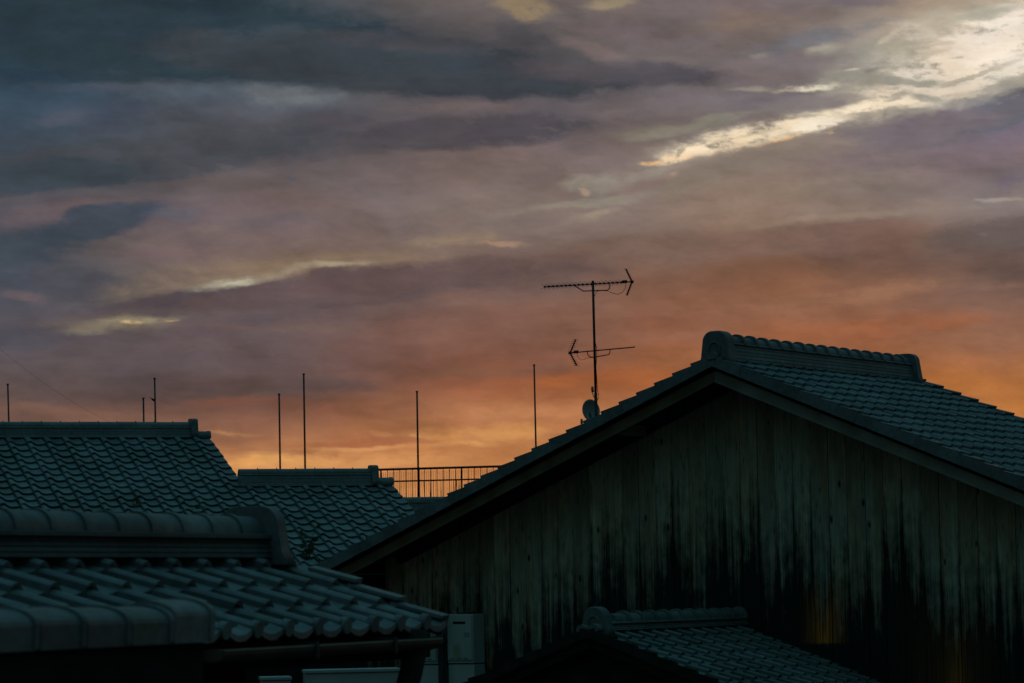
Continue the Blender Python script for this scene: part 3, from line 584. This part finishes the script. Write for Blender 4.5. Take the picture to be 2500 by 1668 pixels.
def hbody(parent, xa, xb, ya, yb, yr, zr_, th, m_, d=.09):
    b_ = MB(); f = lambda y_: zr_ - abs(y_ - yr) * math.tan(th) - d
    b_.prism([(ya, 0), (ya, f(ya)), (yr, f(yr)), (yb, f(yb)), (yb, 0)], xa, xb); return b_.build('wall', m_, parent)
hbody(B, -24 * TWB, VB - .25, -4.1, yrB + 1.6, yrB, zrB, THB, BLACK, .12)
hbody(B, VB - .25, xC1 - .35, -4.1, yrC + 1.5, yrC, zrC, THB, BLACK, .12)

# ------------------------------------------------------------------ ridge of a further house, between wing and plank house
pG = pt(1030, 1213, 52)
FG = Frame(pG, 8.0)
G = thing('distant_house', 'distant house showing only its tiled ridge below the rooftop railing', 'house', FG.o, 8.0)
xgl, xgr = -2.2, 3.0; zg = pG.z
rgm = MB(); noshi(rgm, xgl, xgr, zg - .27, .19, .11, .085, 4, .02, .02); rG = rgm.build('ridge', TILE2, G)
rgm = MB(); caps(rgm, xgl, 19, .27368, .072, zg - .074, .004, .012); rgm.build('ridge_cap_tiles', TILE2, rG)
for s in (-1, 1):
    mb = MB(); tiles(mb, s, xgl, math.radians(23), 0, 19, (0, 12), .2376, .27368, .08, zg - .30); mb.build('roof', TILE2, G)
hbody(G, xgl + .3, xgr - .3, -2.4, 2.4, 0, zg - .33, math.radians(23), BLACK, .06)

# ------------------------------------------------------------------ flat-roofed building far behind with railing; poles on its roof
ZH = 70.0
p1 = pt(921, 1147, ZH); p2 = level(p1, 1218, 1139)
angH = math.degrees(math.atan2(p2.y - p1.y, p2.x - p1.x))
FH = Frame(p1, angH); ztop = p1.z; zfl = ztop - 1.12
H = thing('flat_roofed_building', 'far flat-roofed building whose rooftop railing stands against the orange sky', 'building', FH.o, angH)
xa, xb = FH.hit(-150, 1150, 1, 0).x, FH.hit(1640, 1150, 1, 0).x
mb = MB(); mb.box(xa, xb, -.4, 9, 0, zfl - .12); mb.build('wall', CONC, H)
mb = MB(); mb.box(xa - .1, xb + .1, -.5, 9.1, zfl - .115, zfl); mb.build('roof_slab', CONC, H)

rail = MB(); x0r, x1r = FH.hit(880, 1150, 1, 0).x, FH.hit(1400, 1150, 1, 0).x
rail.tube([(x0r, 0, ztop), (x1r, 0, ztop)], .026, 8)
zmid = FH.hit(963, 1175.5, 1, 0).z
rail.tube([(x0r, 0, zmid), (x1r, 0, zmid)], .018, 8); rail.tube([(x0r, 0, zfl + .1), (x1r, 0, zfl + .1)], .018, 8)
RL = rail.build('railing', DARKM, H)
posts = [930, 1022, 1127, 1232, 1337]
for u in posts:
    x = FH.hit(u, 1160, 1, 0).x; mb = MB(); mb.tube([(x, 0, zfl), (x, 0, ztop)], .028 if u == 1022 else .02, 8); mb.build('post', DARKM, RL)
bx = FH.hit(930, 1160, 1, 0).x; sp_ = (FH.hit(1127, 1160, 1, 0).x - bx) / 13
for i in range(-3, 28):
    x = bx + i * sp_
    if min(abs(x - FH.hit(u, 1160, 1, 0).x) for u in posts) < .05 or x > x1r: continue
    mb = MB(); mb.tube([(x, 0, zfl + .1), (x + .01, 0, ztop)], .008, 6); mb.build('baluster', DARKM, RL)
fs = MB()
x = x0r; j = 0
while x < x1r:
    fs.tube([(x, .22, zfl + .08), (x + .03, .22, ztop - .05)], .0035, 4, False); x += .042
    j += 1
for u in (1037, 1051, 1057, 1066, 1078, 1109, 1115, 1121):
    x = FH.hit(u, 1190, 1, .12).x; fs.tube([(x, .12, zfl + .08), (x + random.uniform(-.02, .02), .12, zmid)], .007, 5, False)
scr = fs.build('mesh_screen', DARKM, RL)
def pole(u0, v0, u1, v1, dy, label, r=.024):
    a = FH.hit(u1, v1, 1, dy); b = FH.hit(u0, v0, 1, dy); d = (b - a) / (b.z - a.z); base = a + d * (zfl - a.z)
    W0 = FH.o + FH.X * base.x + FH.Y * base.y + Vector((0, 0, zfl)); dW = FH.X * d.x + FH.Y * d.y + Vector((0, 0, 1)); hgt = b.z - zfl
    t_ = thing('rooftop_pole', label, 'pole', W0, 0, 'thin bare poles rising from the far rooftop')
    mb = MB(); mb.tube([(0, 0, .012), tuple(dW * hgt)], r, 8, True, r * .85); mb.build('shaft', DARKM, t_)
    mb = MB(); mb.box(-.07, .07, -.07, .07, 0, .012); mb.build('base_plate', DARKM, t_)
    mb = MB(); mb.tube([tuple(dW * hgt), tuple(dW * (hgt + .03))], r * 1.25, 8); mb.build('end_cap', DARKM, t_)
    return t_, dW, hgt
pole(19, 940, 21.5, 1030, 1.0, 'bare rooftop pole at the far left edge, rising over the long tiled ridge')
pole(350, 974, 351, 1030, 1.4, 'shortest bare pole, just left of the taller one with a bracket')
tb_, dW, hg = pole(377.5, 926, 379.5, 1030, .6, 'bare pole with a small bracket on its side, right of the shortest pole')
pole(681.5, 964, 684, 1145, 1.2, 'bare pole over the lower wing ridge, left and shorter of the close pair')
pole(741.5, 915, 745, 1145, .8, 'tallest bare pole over the lower wing ridge, right of the close pair')
pole(1018, 958, 1022, 1212, -.06, 'bare pole fixed to the rooftop railing post')
pole(1304, 893, 1308.5, 1095, 1.0, 'bare pole left of the television antenna, rising over the plank house eave', .022)
hb = hg - (977 - 926) / FPX * ZH
mb = MB(); mb.tube([tuple(dW * hb), tuple(dW * hb + Vector((-.07, 0, .01))), tuple(dW * hb + Vector((-.12, 0, .05)))], .014, 6, True, .008); mb.tube([tuple(dW * (hb - .03) + Vector((-.02, 0, 0))), tuple(dW * (hb + .02) + Vector((-.075, 0, 0)))], .022, 8); mb.build('bracket', DARKM, tb_)

# ------------------------------------------------------------------ television antenna mast and satellite dish on the far roof
ZM = 66.0
mb0 = pt(1455.5, 1012, ZM); mt0 = pt(1447.5, 690, ZM); dm = (mt0 - mb0) / (mt0.z - mb0.z)
base = mb0 + dm * (zfl - mb0.z)
T = thing('television_antenna', 'tall television antenna mast carrying two yagi aerials against the sunset', 'antenna', base)
def at(z): return dm * (z - base.z)
def rel(p): return p - base
ms = MB(); ms.tube([at(base.z), at(pt(1455, 960, ZM).z)], .034, 10); ms.tube([at(pt(1455, 962, ZM).z), at(mt0.z)], .027, 10); ms.tube([at(mt0.z), at(mt0.z + .04)], .03, 10)
ms.build('mast', DARKM, T)
def aerial(pa, pb, refl_at, nm, nel, label, up_, dn_, flip):
    # pa, pb: boom ends (relative), reflector at pb
    d = (pb - pa).normalized(); side = Vector((0, 0, 1)).cross(d).normalized(); upv = d.cross(side) * -1
    if upv.z < 0: upv = -upv
    b_ = MB(); b_.tube([pa, pb], .013, 8); bo = b_.build(nm, METAL, T)
    if label: bo['label'] = label
    e_ = MB(); Lb = (pb - pa).length
    for i in range(nel):
        t_ = (i + .15) / (nel + .9) * Lb * .97 if nel > 6 else 0
        p = pa + d * t_
        for sg in (1, -1):
            for sv in (1, -1):
                q = p + side * sg * .085 + upv * sv * .055 - d * .05
                e_.tube([p, q], .0045, 5)
        e_.tube([p - d * .018, p + d * .018], .024, 6)
    if nel: e_.build('director_elements', METAL, bo)
    r_ = MB()
    va = refl_at
    for tip in (up_, dn_):
        r_.tube([va, tip], .018, 6)
        for k in range(7):
            q = va + (tip - va) * ((k + .6) / 6.6); r_.tube([q - side * .10, q + side * .10], .0042, 5)
    r_.tube([va - d * .03, va + d * .03], .03, 8)
    r_.build('reflector', METAL, bo)
    dv = -d if flip else d
    bx_ = MB(); c_ = va - d * .17; bx_.tube([c_ - d * .05 + upv * .01, c_ + d * .05 + upv * .01], .034, 8); bx_.build('dipole_box', DARKM, bo)
    return bo, d, side, upv
# upper aerial: left tip (1329,700), reflector apex (1544,688)
Pc = pt(1448.5, 693, ZM - .05)
pa = pt(1329, 700, ZM); pa = rel(level(Pc, 1329, 700.5)); pb = rel(level(Pc, 1543, 688))
pa.z = (pa.z + pb.z) / 2; pb.z = pa.z
kk = ZM / FPX
def near(pref, u, v):                   # point on the ray at the depth of pref (relative coords)
    P_ = base + pref; d = ray(u, v); Zp = (P_ - CAM).dot(F_); return rel(CAM + d * Zp)
bo, d, side, upv = aerial(pa, pb, pb, 'upper_aerial', 19, 'long upper yagi aerial with many cross elements', near(pb, 1528, 657), near(pb, 1530.5, 721), False)
ub = MB(); z_ = lambda u, v: near((pa + pb) * .5, u, v)
ub.tube([z_(1403, 697), z_(1408, 701), z_(1424, 711), z_(1447, 710), z_(1482, 709), z_(1488, 705), z_(1489, 694)], .012, 8); ub.build('brace', METAL, bo)
cb_ = MB(); cb_.tube([z_(1528, 691), z_(1527, 704), z_(1520, 714), z_(1508, 719), z_(1496, 716), z_(1484, 711), z_(1464, 709), z_(1455, 714), z_(1451, 724)], .006, 6); cb_.build('cable', RUBBER, bo)
# lower aerial: reflector apex (1391,862), tip (1550,848)
Pc2 = pt(1451, 857, ZM - .05)
pa2 = rel(pt(1550, 847.5, ZM - .7)); pb2 = rel(pt(1392, 862, ZM + .5))
bo2, d2, s2, u2 = aerial(pa2, pb2, pb2, 'lower_aerial', 0, 'shorter lower aerial with a bare boom', near(pb2, 1405.5, 829), near(pb2, 1408, 893), True)
z2 = lambda u, v: near((pa2 + pb2) * .5, u, v)
ub = MB(); ub.tube([z2(1434, 858), z2(1435, 866), z2(1441, 872), z2(1452, 872), z2(1470, 869), z2(1486, 866), z2(1489, 861), z2(1489.5, 852)], .011, 8); ub.build('brace', METAL, bo2)
cb_ = MB(); cb_.tube([z2(1408, 859), z2(1410, 870), z2(1417, 879), z2(1426, 878), z2(1436, 874), z2(1448, 873)], .005, 6); cb_.build('cable', RUBBER, bo2)
# down lead wandering along the mast, small amplifier box
mm_ = lambda u, v: near(at(pt(1453, v, ZM).z), u, v)
cb_ = MB(); cb_.tube([mm_(1453, 835), mm_(1456.5, 850), mm_(1457, 870), mm_(1455, 895), mm_(1457, 925), mm_(1458.5, 950), mm_(1461, 963), mm_(1461, 972), mm_(1457, 980), mm_(1454, 990)], .007, 6)
cb_.tube([mm_(1446, 955), mm_(1448, 966), mm_(1453, 974)], .008, 6); cb_.build('cable', RUBBER, T)
bx_ = MB(); bx_.tube([mm_(1446.5, 944), mm_(1446, 950), mm_(1447.5, 958)], .03, 10); bx_.build('amplifier_box', DISH, T)
# satellite dish
dc = pt(1441, 1003, ZM + .32)
D_ = thing('satellite_dish', 'pale round satellite dish behind the tiled verge at the foot of the antenna mast', 'satellite dish', Vector((dc.x, dc.y, zfl)))
dl = MB(); R1, R2 = .20, .245; ax = Vector((.52, -.85, .12)).normalized(); ex = Vector((0, 0, 1)).cross(ax).normalized(); ey = ax.cross(ex)
cc = dc - Vector((dc.x, dc.y, zfl)); rings = []
for i in range(7):
    q = i / 6; rings.append([dl.add(cc + ex * (R1 * 1.12 * q * math.cos(2 * math.pi * k / 28)) + ey * (R2 * q * math.sin(2 * math.pi * k / 28)) + ax * (.07 * q * q - .03)) for k in range(28)])
for a_, b_ in zip(rings, rings[1:]):
    for k in range(28): dl.face([a_[k], a_[(k + 1) % 28], b_[(k + 1) % 28], b_[k]], True)
back = [[dl.add(Vector(dl.v[i]) - ax * .012) for i in rg_] for rg_ in rings]
for a_, b_ in zip(back, back[1:]):
    for k in range(28): dl.face([a_[k], b_[k], b_[(k + 1) % 28], a_[(k + 1) % 28]], True)
for k in range(28): dl.face([rings[-1][k], rings[-1][(k + 1) % 28], back[-1][(k + 1) % 28], back[-1][k]])
dl.build('reflector', DISH, D_)
dl = MB(); lnb = near(rel(dc), 1420, 1030) + base - Vector((dc.x, dc.y, zfl)); dl.tube([cc - ey * R2 * .95, lnb + Vector((.03, 0, -.01)), lnb], .012, 8); dl.build('feed_arm', DISH, D_)
dl = MB(); dl.tube([lnb + Vector((0, 0, -.05)), lnb + Vector((.0, 0, .06))], .028, 10); dl.build('receiver', DISH, D_)
dl = MB(); dl.tube([(0, 0, 0), (cc.x * 0, 0, cc.z - .1)], .024, 10); bk = cc - ax * .06; dl.tube([(0, 0, cc.z - .12), bk, cc - ax * .03], .022, 8); dl.build('mount', DARKM, D_)

# ------------------------------------------------------------------ near tiled roof, lower left
PHD, THD = 66.88, math.radians(21.7); TWD, ED = .27, .235
OD = Vector((-1.96107, 12.10909, .10873 + HC)); FD = Frame(OD, PHD); ct, st = math.cos(THD), math.sin(THD)
zD = OD.z - .05 / ct
Dn = thing('near_house', 'near house with chunky round-topped tile ridge, out of focus at lower left', 'house', FD.o, PHD)
VD = 9.37 * TWD
nD = 17; xD0 = VD - nD * TWD
mb = MB(); tiles(mb, -1, xD0, THD, 0, nD, (-1, 3), ED, TWD, .015, zD, None, .032, .02, neg=True); mb.build('roof', TILE, Dn)
# eave tiles: round-nosed hanging fronts
ev = MB()
for c in range(nD):
    ev.tone = random.random(); t_ = 3 * ED + .02; ye = -(ct * t_) - .028; ze = zD - st * t_
    x = xD0 + c * TWD
    ev.tube([(x + .040, ye + .022, ze + .056), (x + .040, ye - .010, ze + .050)], .036, 14)       # round nose over the roll
    pr = [(x + .07, ze + .052)] + [(x + .07 + (TWD - .075) * q / 6, ze + .052 - .022 * math.sin(math.pi * q / 6) ** .8) for q in range(1, 7)]
    lo = [(a_, b_ - .020 - .006 * math.sin(math.pi * i_ / 6)) for i_, (a_, b_) in enumerate(pr)]
    for i_ in range(6):
        (a0, b0), (a1, b1) = pr[i_], pr[i_ + 1]; (c0_, d0), (c1_, d1) = lo[i_], lo[i_ + 1]
        ev.hexa([(c0_, ye, d0), (c1_, ye, d1), (c1_, ye + .02, d1), (c0_, ye + .02, d0), (a0, ye, b0), (a1, ye, b1), (a1, ye + .06, b1 + .022), (a0, ye + .06, b0 + .022)])
ev.build('eave_tiles', TILE, Dn)
vf = MB(); flaps(vf, -1, VD + .012, THD, (-1, 3), ED, .015, zD, .10, 1, .02, .055, .06); vf.build('verge_tiles', TILE, Dn)
yrD = .12; zrD = zD + yrD * math.tan(THD)
tD = FD.hit(400, 1252, 1, yrD).z; xoD = FD.hit(722, 1350, 1, yrD - .19).x - .03
zu = FD.hit(300, 1362, 1, yrD - .11).z
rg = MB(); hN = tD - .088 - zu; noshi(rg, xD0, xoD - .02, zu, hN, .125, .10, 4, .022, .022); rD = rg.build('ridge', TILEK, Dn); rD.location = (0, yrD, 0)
cD = FD.hit(1790 / 3.357, 1210 + 265 / 3.357, 1, yrD - .09).x; rg = MB(); nk = int((cD - xD0) / .27); n2_ = int((xoD - cD) / .27 + .6); caps(rg, cD - nk * .27, nk + n2_, .27, .078, tD - .084, .010, .035)
rg.build('ridge_cap_tiles', TILE, rD)
oni('end_tile', rD, TILE, xoD + .03, 1, zu - .03, .17, .150, tD - zu + .07, .10, .09, .03, False)
mb = MB(); tiles(mb, 1, xD0, THD, 0, nD, (0, 7), ED, TWD, .06, zrD, None); ro = mb.build('rear_roof', TILE, Dn); ro.location = (0, yrD, 0)
dk = MB(); deck(dk, -1, xD0, VD - .03, THD, -yrD / ct, 3 * ED - .02, zD, -.008, -.07); dk.build('soffit', DARKW, Dn)
dk = MB(); deck(dk, 1, xD0, VD - .03, THD, 0, 7 * ED, zrD, -.008, -.07); o_ = dk.build('soffit', DARKW, Dn); o_.location = (0, yrD, 0)
ye = -(ct * 3 * ED)
fb = MB(); ze = zD - st * 3 * ED; fb.box(xD0, VD - .02, ye + .03, ye + .055, ze - .12, ze - .01); fb.build('fascia', DARKW, Dn)
# wall and projecting gutter beam
yw = ye + .40
xwr = FD.hit(600, 1600, 1, yw).x
wb = MB(); wb.box(xD0, xwr, yw, yw + 1.6, 0, ze - .03); wb.build('wall', BLACK, Dn)
gl = FD.hit(470, 1582, 1, ye + .02).x; gr = FD.hit(1012, 1570, 1, ye + .02).x; gz = FD.hit(740, 1576, 1, ye + .02).z
gb = MB(); gb.prism([(ye - .055 + .07 * math.cos(math.pi * (1 + k / 8)), gz - .0 + .045 * math.sin(math.pi * (1 + k / 8))) for k in range(9)] + [(ye + .010, gz + .004), (ye - .12, gz + .004)], gl, gr, False)
gut = gb.build('gutter', BEAM, Dn)
for u in (706, 900):
    x = FD.hit(u, 1575, 1, ye).x; mb = MB(); mb.box(x - .012, x + .012, ye - .135, ye - .128, gz - .05, gz + .02); mb.box(x - .012, x + .012, ye - .128, ye + .03, gz + .008, gz + .016); mb.build('gutter_bracket', DARKM, gut)
gp = FD.hit(1006, 1600, 1, ye - .02)
dp = MB(); gx = gp.x; yy = ye - .05
q = lambda u, v: tuple(FD.hit(u, v, 1, yy))
dp.tube([q(1018, 1540), q(1016, 1580), q(1010, 1610), q(1004, 1640), q(990, 1690), q(975, 1800)], .052, 12); dp.tube([(q(975, 1800)), (q(975, 1800)[0], yy, 0)], .045, 10)
dp.tube([q(985, 1588), q(1050, 1572), q(1070, 1566)], .028, 10); dp.build('downpipe', DARKW, Dn)

# ------------------------------------------------------------------ tile-capped wall in the very front, lower left
ZE = 9.9
pe = pt(452, 1496, ZE); FE = Frame(pe, PHD)
E_ = thing('capped_wall', 'dark wall topped with a row of thick curved coping tiles, nearest at lower left', 'wall', FE.o, PHD)
zt = pe.z; n_ = 9; L_ = .262
cp_ = MB()
for i in range(n_):
    x1 = -i * L_; x0_ = x1 - L_ + .014; cp_.tone = random.random(); r_ = .10; big = .016 if i == 0 else random.uniform(-.003, .003)
    prof = [(-.10, -.075), (-.105, -.005 + big)] + [(-.105 + .12 * (1 - math.cos(math.pi / 2 * k / 6)), -.005 + big + .052 * math.sin(math.pi / 2 * k / 6)) for k in range(1, 7)] + [(.12, .03), (.12, -.075)]
    cp_.prism([(y_, zt - .02 + z_) for y_, z_ in prof], x0_, x1, False)
    # overlapping raised lip at the far end of each coping tile
    cp_.prism([(y_ * 1.03 - .003, zt - .02 + z_ + .007) for y_, z_ in prof], x1 - .028, x1 - .0005, False)
cp_.build('coping_tiles', TILE, E_)
wb = MB(); wb.box(-n_ * L_, -.02, -.075, .10, 0, zt - .096); wb.build('wall', BLACK, E_)

# ------------------------------------------------------------------ small shed roof against the plank wall
THF = math.radians(20.3)
pe_ = FA.hit(1806, 1481, 0, XW); pE = FA.o + FA.X * pe_.x + FA.Y * pe_.y + Vector((0, 0, pe_.z)); fE = Frame(pE, PHA); q_ = fE.hit(1456, 1489, 1, 0)
pf = pE + fE.X * q_.x; FF = Frame(pf, PHA)
Fh = thing('lean_shed', 'small tiled shed roof abutting the foot of the stained plank wall', 'shed', FF.o, PHA)
wx = (FA.o + FA.X * XW - FF.o).dot(FF.X)                      # distance to the plank wall
LF = wx - .01
tF = pf.z
bF = FF.hit(1490, 1540, 1, -.1).z
zrF = bF - .03
nF = max(1, round((LF + .16) / .27)); twF = (LF + .16) / nF
for s in (-1, 1):
    mb = MB(); tiles(mb, s, -.16, THF, 0, nF, (-1, 14), .235, twF, .06, zrF); mb.build('roof', TILE3, Fh)
    mb = MB(); flaps(mb, s, -.165, THF, (-1, 14), .235, .06, zrF, .10, -1, .02, .058, .05); mb.build('verge_tiles', DARKW, Fh)  # dark material puts the shadow on these flaps into their colour
    mb = MB(); deck(mb, s, -.12, LF, THF, 0, 14 * .235, zrF, -.008, -.12); mb.build('soffit', DARKW, Fh)
rg = MB(); noshi(rg, .03, LF, zrF + .03, tF - .106 - zrF - .03, .12, .09, 4); rF = rg.build('ridge', TILE3, Fh)
nc = int((LF - .03) / .27) ; rg = MB(); caps(rg, LF - nc * .27, nc, .27, .080, tF - .108, .027, .05); rg.build('ridge_cap_tiles', TILE3, rF)
oni('end_tile', rF, TILE3, -.06, -1, zrF + .0, .155, .13, tF - zrF + .045, .12, .12, .02)
rg = MB()
for sy in (.075, -.06): rg.prism([(y_ + sy, z_) for y_, z_ in arc(.055, zrF + .05 - (.01 if sy > 0 else 0), 10, .02)], -.18, -.05, True)
rg.build('foot_tiles', TILE3, rF)
bw = MB(); fu = lambda y_: zrF - abs(y_) * math.tan(THF) - .12
bw.prism([(-2.9, 0), (-2.9, fu(2.9)), (0, fu(0)), (2.9, fu(2.9)), (2.9, 0)], .02, LF)
SHEDW = simple('streaked_dark_boards', (.03, .03, .025), .9, .1, var=.8, scale=3); bw.build('wall', SHEDW, Fh)

# ------------------------------------------------------------------ water heaters on the plank wall, pipe between them
def heater(u0, u1, v0, v1, label, xoff=.0):
    a = FA.hit(u0, v0, 0, XW - .26); b = FA.hit(u1, v1, 0, XW - .26)
    y1, y0 = max(a.y, b.y), min(a.y, b.y); z1, z0 = a.z, b.z
    o = FA.o + FA.X * (XW - .006) + FA.Y * ((y0 + y1) / 2) + Vector((0, 0, z0))
    t_ = thing('water_heater', label, 'water heater', o, PHA, 'wall-mounted water heaters')
    w2 = (y1 - y0) / 2; h = z1 - z0; D = .235
    mb = MB(); mb.box(-D, 0, -w2, w2, 0, h); cs = mb.build('casing', CASE, t_)
    bv = cs.modifiers.new('bevel', 'BEVEL'); bv.width = .008; bv.segments = 2
    mb = MB(); mb.box(-D - .014, -D - .001, -w2 + .012, w2 - .008, .035, h - .012); fp = mb.build('front_panel', CASE, t_); bv = fp.modifiers.new('bevel', 'BEVEL'); bv.width = .005; bv.segments = 2
    mb = MB(); mb.box(-D - .017, -D - .0145, -w2 * .45, w2 * .5, h * .80, h * .85); mb.build('exhaust_slot', BLACK, t_)
    mb = MB(); mb.box(-D - .0155, -D - .0143, -w2 * .78, -w2 * .35, h * .53, h * .63); mb.build('sticker', LABEL, t_)
    mb = MB(); mb.box(-D - .0155, -D - .0143, -w2 * .05, w2 * .5, h * .10, h * .38); mb.build('sticker', STICK, t_)
    for q_ in (-.62, -.1, .42):
        mb = MB(); mb.box(-D - .0155, -D - .0143, w2 * q_, w2 * (q_ + .34), .048, .056); mb.build('drain_slot', BLACK, t_)
    mb = MB(); mb.box(-.20, -.02, -w2 * .5, w2 * .25, h + .002, h + .018); mb.build('top_bracket', METAL, t_)
    mb = MB(); mb.box(-D + .01, 0, -w2, w2, -.75, -.012); pc = mb.build('pipe_cover', CASE, t_); bv = pc.modifiers.new('bevel', 'BEVEL'); bv.width = .006; bv.segments = 2
    return t_
heater(1089, 1154, 1500, 1620, 'pale wall-mounted water heater right of the dark vertical pipe')
heater(1003, 1066, 1503, 1622, 'pale wall-mounted water heater left of the dark pipe, half hidden by the near eave')
yp = FA.hit(1078, 1550, 0, XW - .3).y
op = FA.o + FA.X * (XW - .30) + FA.Y * yp
pp = thing('vertical_pipe', 'dark vertical pipe standing between the two water heaters', 'pipe', op, PHA)
zp = FA.hit(1078, 1503, 0, XW - .3).z
mb = MB(); mb.tube([(0, 0, 0), (0, 0, zp)], .036, 12); mb.build('shaft', DARKW, pp)
for z_ in (zp - .3, zp - 1.4): 
    mb = MB(); mb.tube([(0, 0, z_ - .02), (0, 0, z_ + .02)], .043, 12); mb.box(0, .3, -.012, .012, z_ - .012, z_ + .012); mb.build('clamp', DARKM, pp)

# ------------------------------------------------------------------ annex roof below the frame with two white cabinets
pw = pt(860, 1640, 27.5); FWx = Frame(pw, 8)
zan = pw.z - .62
an = MB(); an.box(-1.9, .75, -.4, 2.4, -zan, -.0); 
ann = thing('annex', 'low dark annex with a pale cabinet on it, half hidden under the near gutter', 'annex', Vector((FWx.o.x, FWx.o.y, zan)), 8)
def cabinet(u0, u1, v0, hh, label, dep=.32):
    a = FWx.hit(u0, v0, 1, 0); b = FWx.hit(u1, v0, 1, 0)
    o = FWx.o + FWx.X * ((a.x + b.x) / 2) + Vector((0, 0, zan))
    t_ = thing('outdoor_cabinet', label, 'cabinet', o, 8); w2 = (b.x - a.x) / 2; h = (a.z + b.z) / 2 - zan
    mb = MB(); mb.box(-w2 + .01, w2 - .01, 0, dep, 0, h - .031); c_ = mb.build('body', WHITE, t_); bv = c_.modifiers.new('bevel', 'BEVEL'); bv.width = .008; bv.segments = 2
    mb = MB(); mb.box(-w2, w2, -.015, dep + .01, h - .03, h); c_ = mb.build('lid', WHITE, t_); bv = c_.modifiers.new('bevel', 'BEVEL'); bv.width = .006; bv.segments = 2
    mb = MB(); mb.box(-w2 + .06, w2 - .06, -.006, -.001, .08, h - .1); mb.build('front_panel', WHITE, t_)
cabinet(743, 977, 1634, .6, 'wide pale outdoor cabinet seen below the near gutter')
cabinet(636, 713, 1653, .6, 'small pale cabinet left of the wide one, at the bottom edge')
COL.objects.unlink(ann) if False else None
mb = MB(); mb.box(-1.9, .75, -.4, 1.2, -zan, -.001); mb.build('wall', BLACK, ann)
mb = MB(); mb.box(-1.95, .8, -.45, 1.25, 0, .0) if False else None

# ------------------------------------------------------------------ weeds growing out of the tiles of the left house
def weed(u, v, top, label, nl, spread, sc=1.0):
    P0 = (0, 0, zB); n_ = (0, -math.sin(THB), math.cos(THB))
    b_ = FB.hitp(u, v, P0, n_); o = FB.o + FB.X * b_.x + FB.Y * b_.y + Vector((0, 0, b_.z + .02))
    t_ = thing('roof_weed', label, 'weed', o); Zd = (o - CAM).dot(F_)
    Q = lambda u_, v_: CAM + ray(u_, v_) * Zd - o
    st_ = MB(); lf = MB()
    for (path) in top:
        pts = [Vector((0, 0, 0))] + [Q(*p) for p in path]; st_.tube(pts, .006 * sc, 5, True, .002)
        for k in range(nl):
            f = (k + .8) / nl; i_ = min(int(f * (len(pts) - 1)), len(pts) - 2); p = pts[i_].lerp(pts[i_ + 1], f * (len(pts) - 1) - i_ if f < 1 else 1)
            a_ = random.uniform(0, 6.28); dr = Vector((math.cos(a_), math.sin(a_) * .6, random.uniform(-.3, .6))).normalized(); ln = random.uniform(.05, .10) * spread; wd = ln * .36
            sd_ = dr.cross(Vector((random.uniform(-.4, .4), -1, .3))).normalized()
            q0, q1, q2, q3 = p, p + dr * ln * .5 + sd_ * wd, p + dr * ln + Vector((0, 0, -.012)), p + dr * ln * .5 - sd_ * wd
            mid = p + dr * ln * .5 + Vector((0, 0, .008))
            lf.tone = random.random()
            iq = [lf.add(x_) for x_ in (q0, q1, q2, q3, mid)]
            for tri in ((0, 1, 4), (1, 2, 4), (2, 3, 4), (3, 0, 4)): lf.face([iq[j_] for j_ in tri])
    st_.build('stem', STEM, t_); lf.build('leaves', LEAF, t_)
weed(747, 1372, [[(750, 1345), (756, 1325), (772, 1300), (770, 1283)], [(748, 1340), (742, 1322), (732, 1302), (727, 1296)], [(756, 1330), (768, 1310), (776, 1308)], [(749, 1350), (758, 1338), (767, 1336)]], 6, 1.25, 'x' and 1.0) if False else None
weed(747, 1372, [[(750, 1345), (756, 1325), (764, 1304), (771, 1285)], [(748, 1340), (744, 1322), (736, 1305), (727, 1297)], [(751, 1345), (760, 1320), (776, 1311)], [(749, 1350), (758, 1336), (768, 1335)]], 'leafy weed growing from the tiles beside the near ridge end tile', 6, 1.2)
weed(784, 1385, [[(776, 1370), (768, 1362)], [(786, 1372), (792, 1366)]], 'low weed tuft on the tiles just under the leafy weed', 4, .8)
weed(334, 1238, [[(333, 1215), (331, 1195), (335, 1186)], [(330, 1222), (322, 1232)], [(340, 1230), (352, 1234)]], 'thin sprig on the left roof, the left one of two above the near ridge', 3, .8, .7)
weed(451, 1246, [[(452, 1232), (450, 1222)], [(470, 1243), (490, 1238), (500, 1238)], [(446, 1240), (440, 1242)]], 'low creeping sprig on the left roof, the right one of two above the near ridge', 4, .8, .7)

# ------------------------------------------------------------------ thin overhead cable at the left
cA, cB = pt(-60, 800, 48), pt(290, 1040, 60)
cab = MB(); q0 = cA; pts = []
for i in range(15):
    f = i / 14; p = cA.lerp(cB, f); p = p + Vector((0, 0, -.3 * 4 * f * (1 - f) * .5)); pts.append(p - cA)
cab.tube(pts, .0016, 5)
o = cab.build('overhead_cable', RUBBER, None, cA); tag(o, 'very thin sagging cable crossing the sky at the left edge', 'cable')
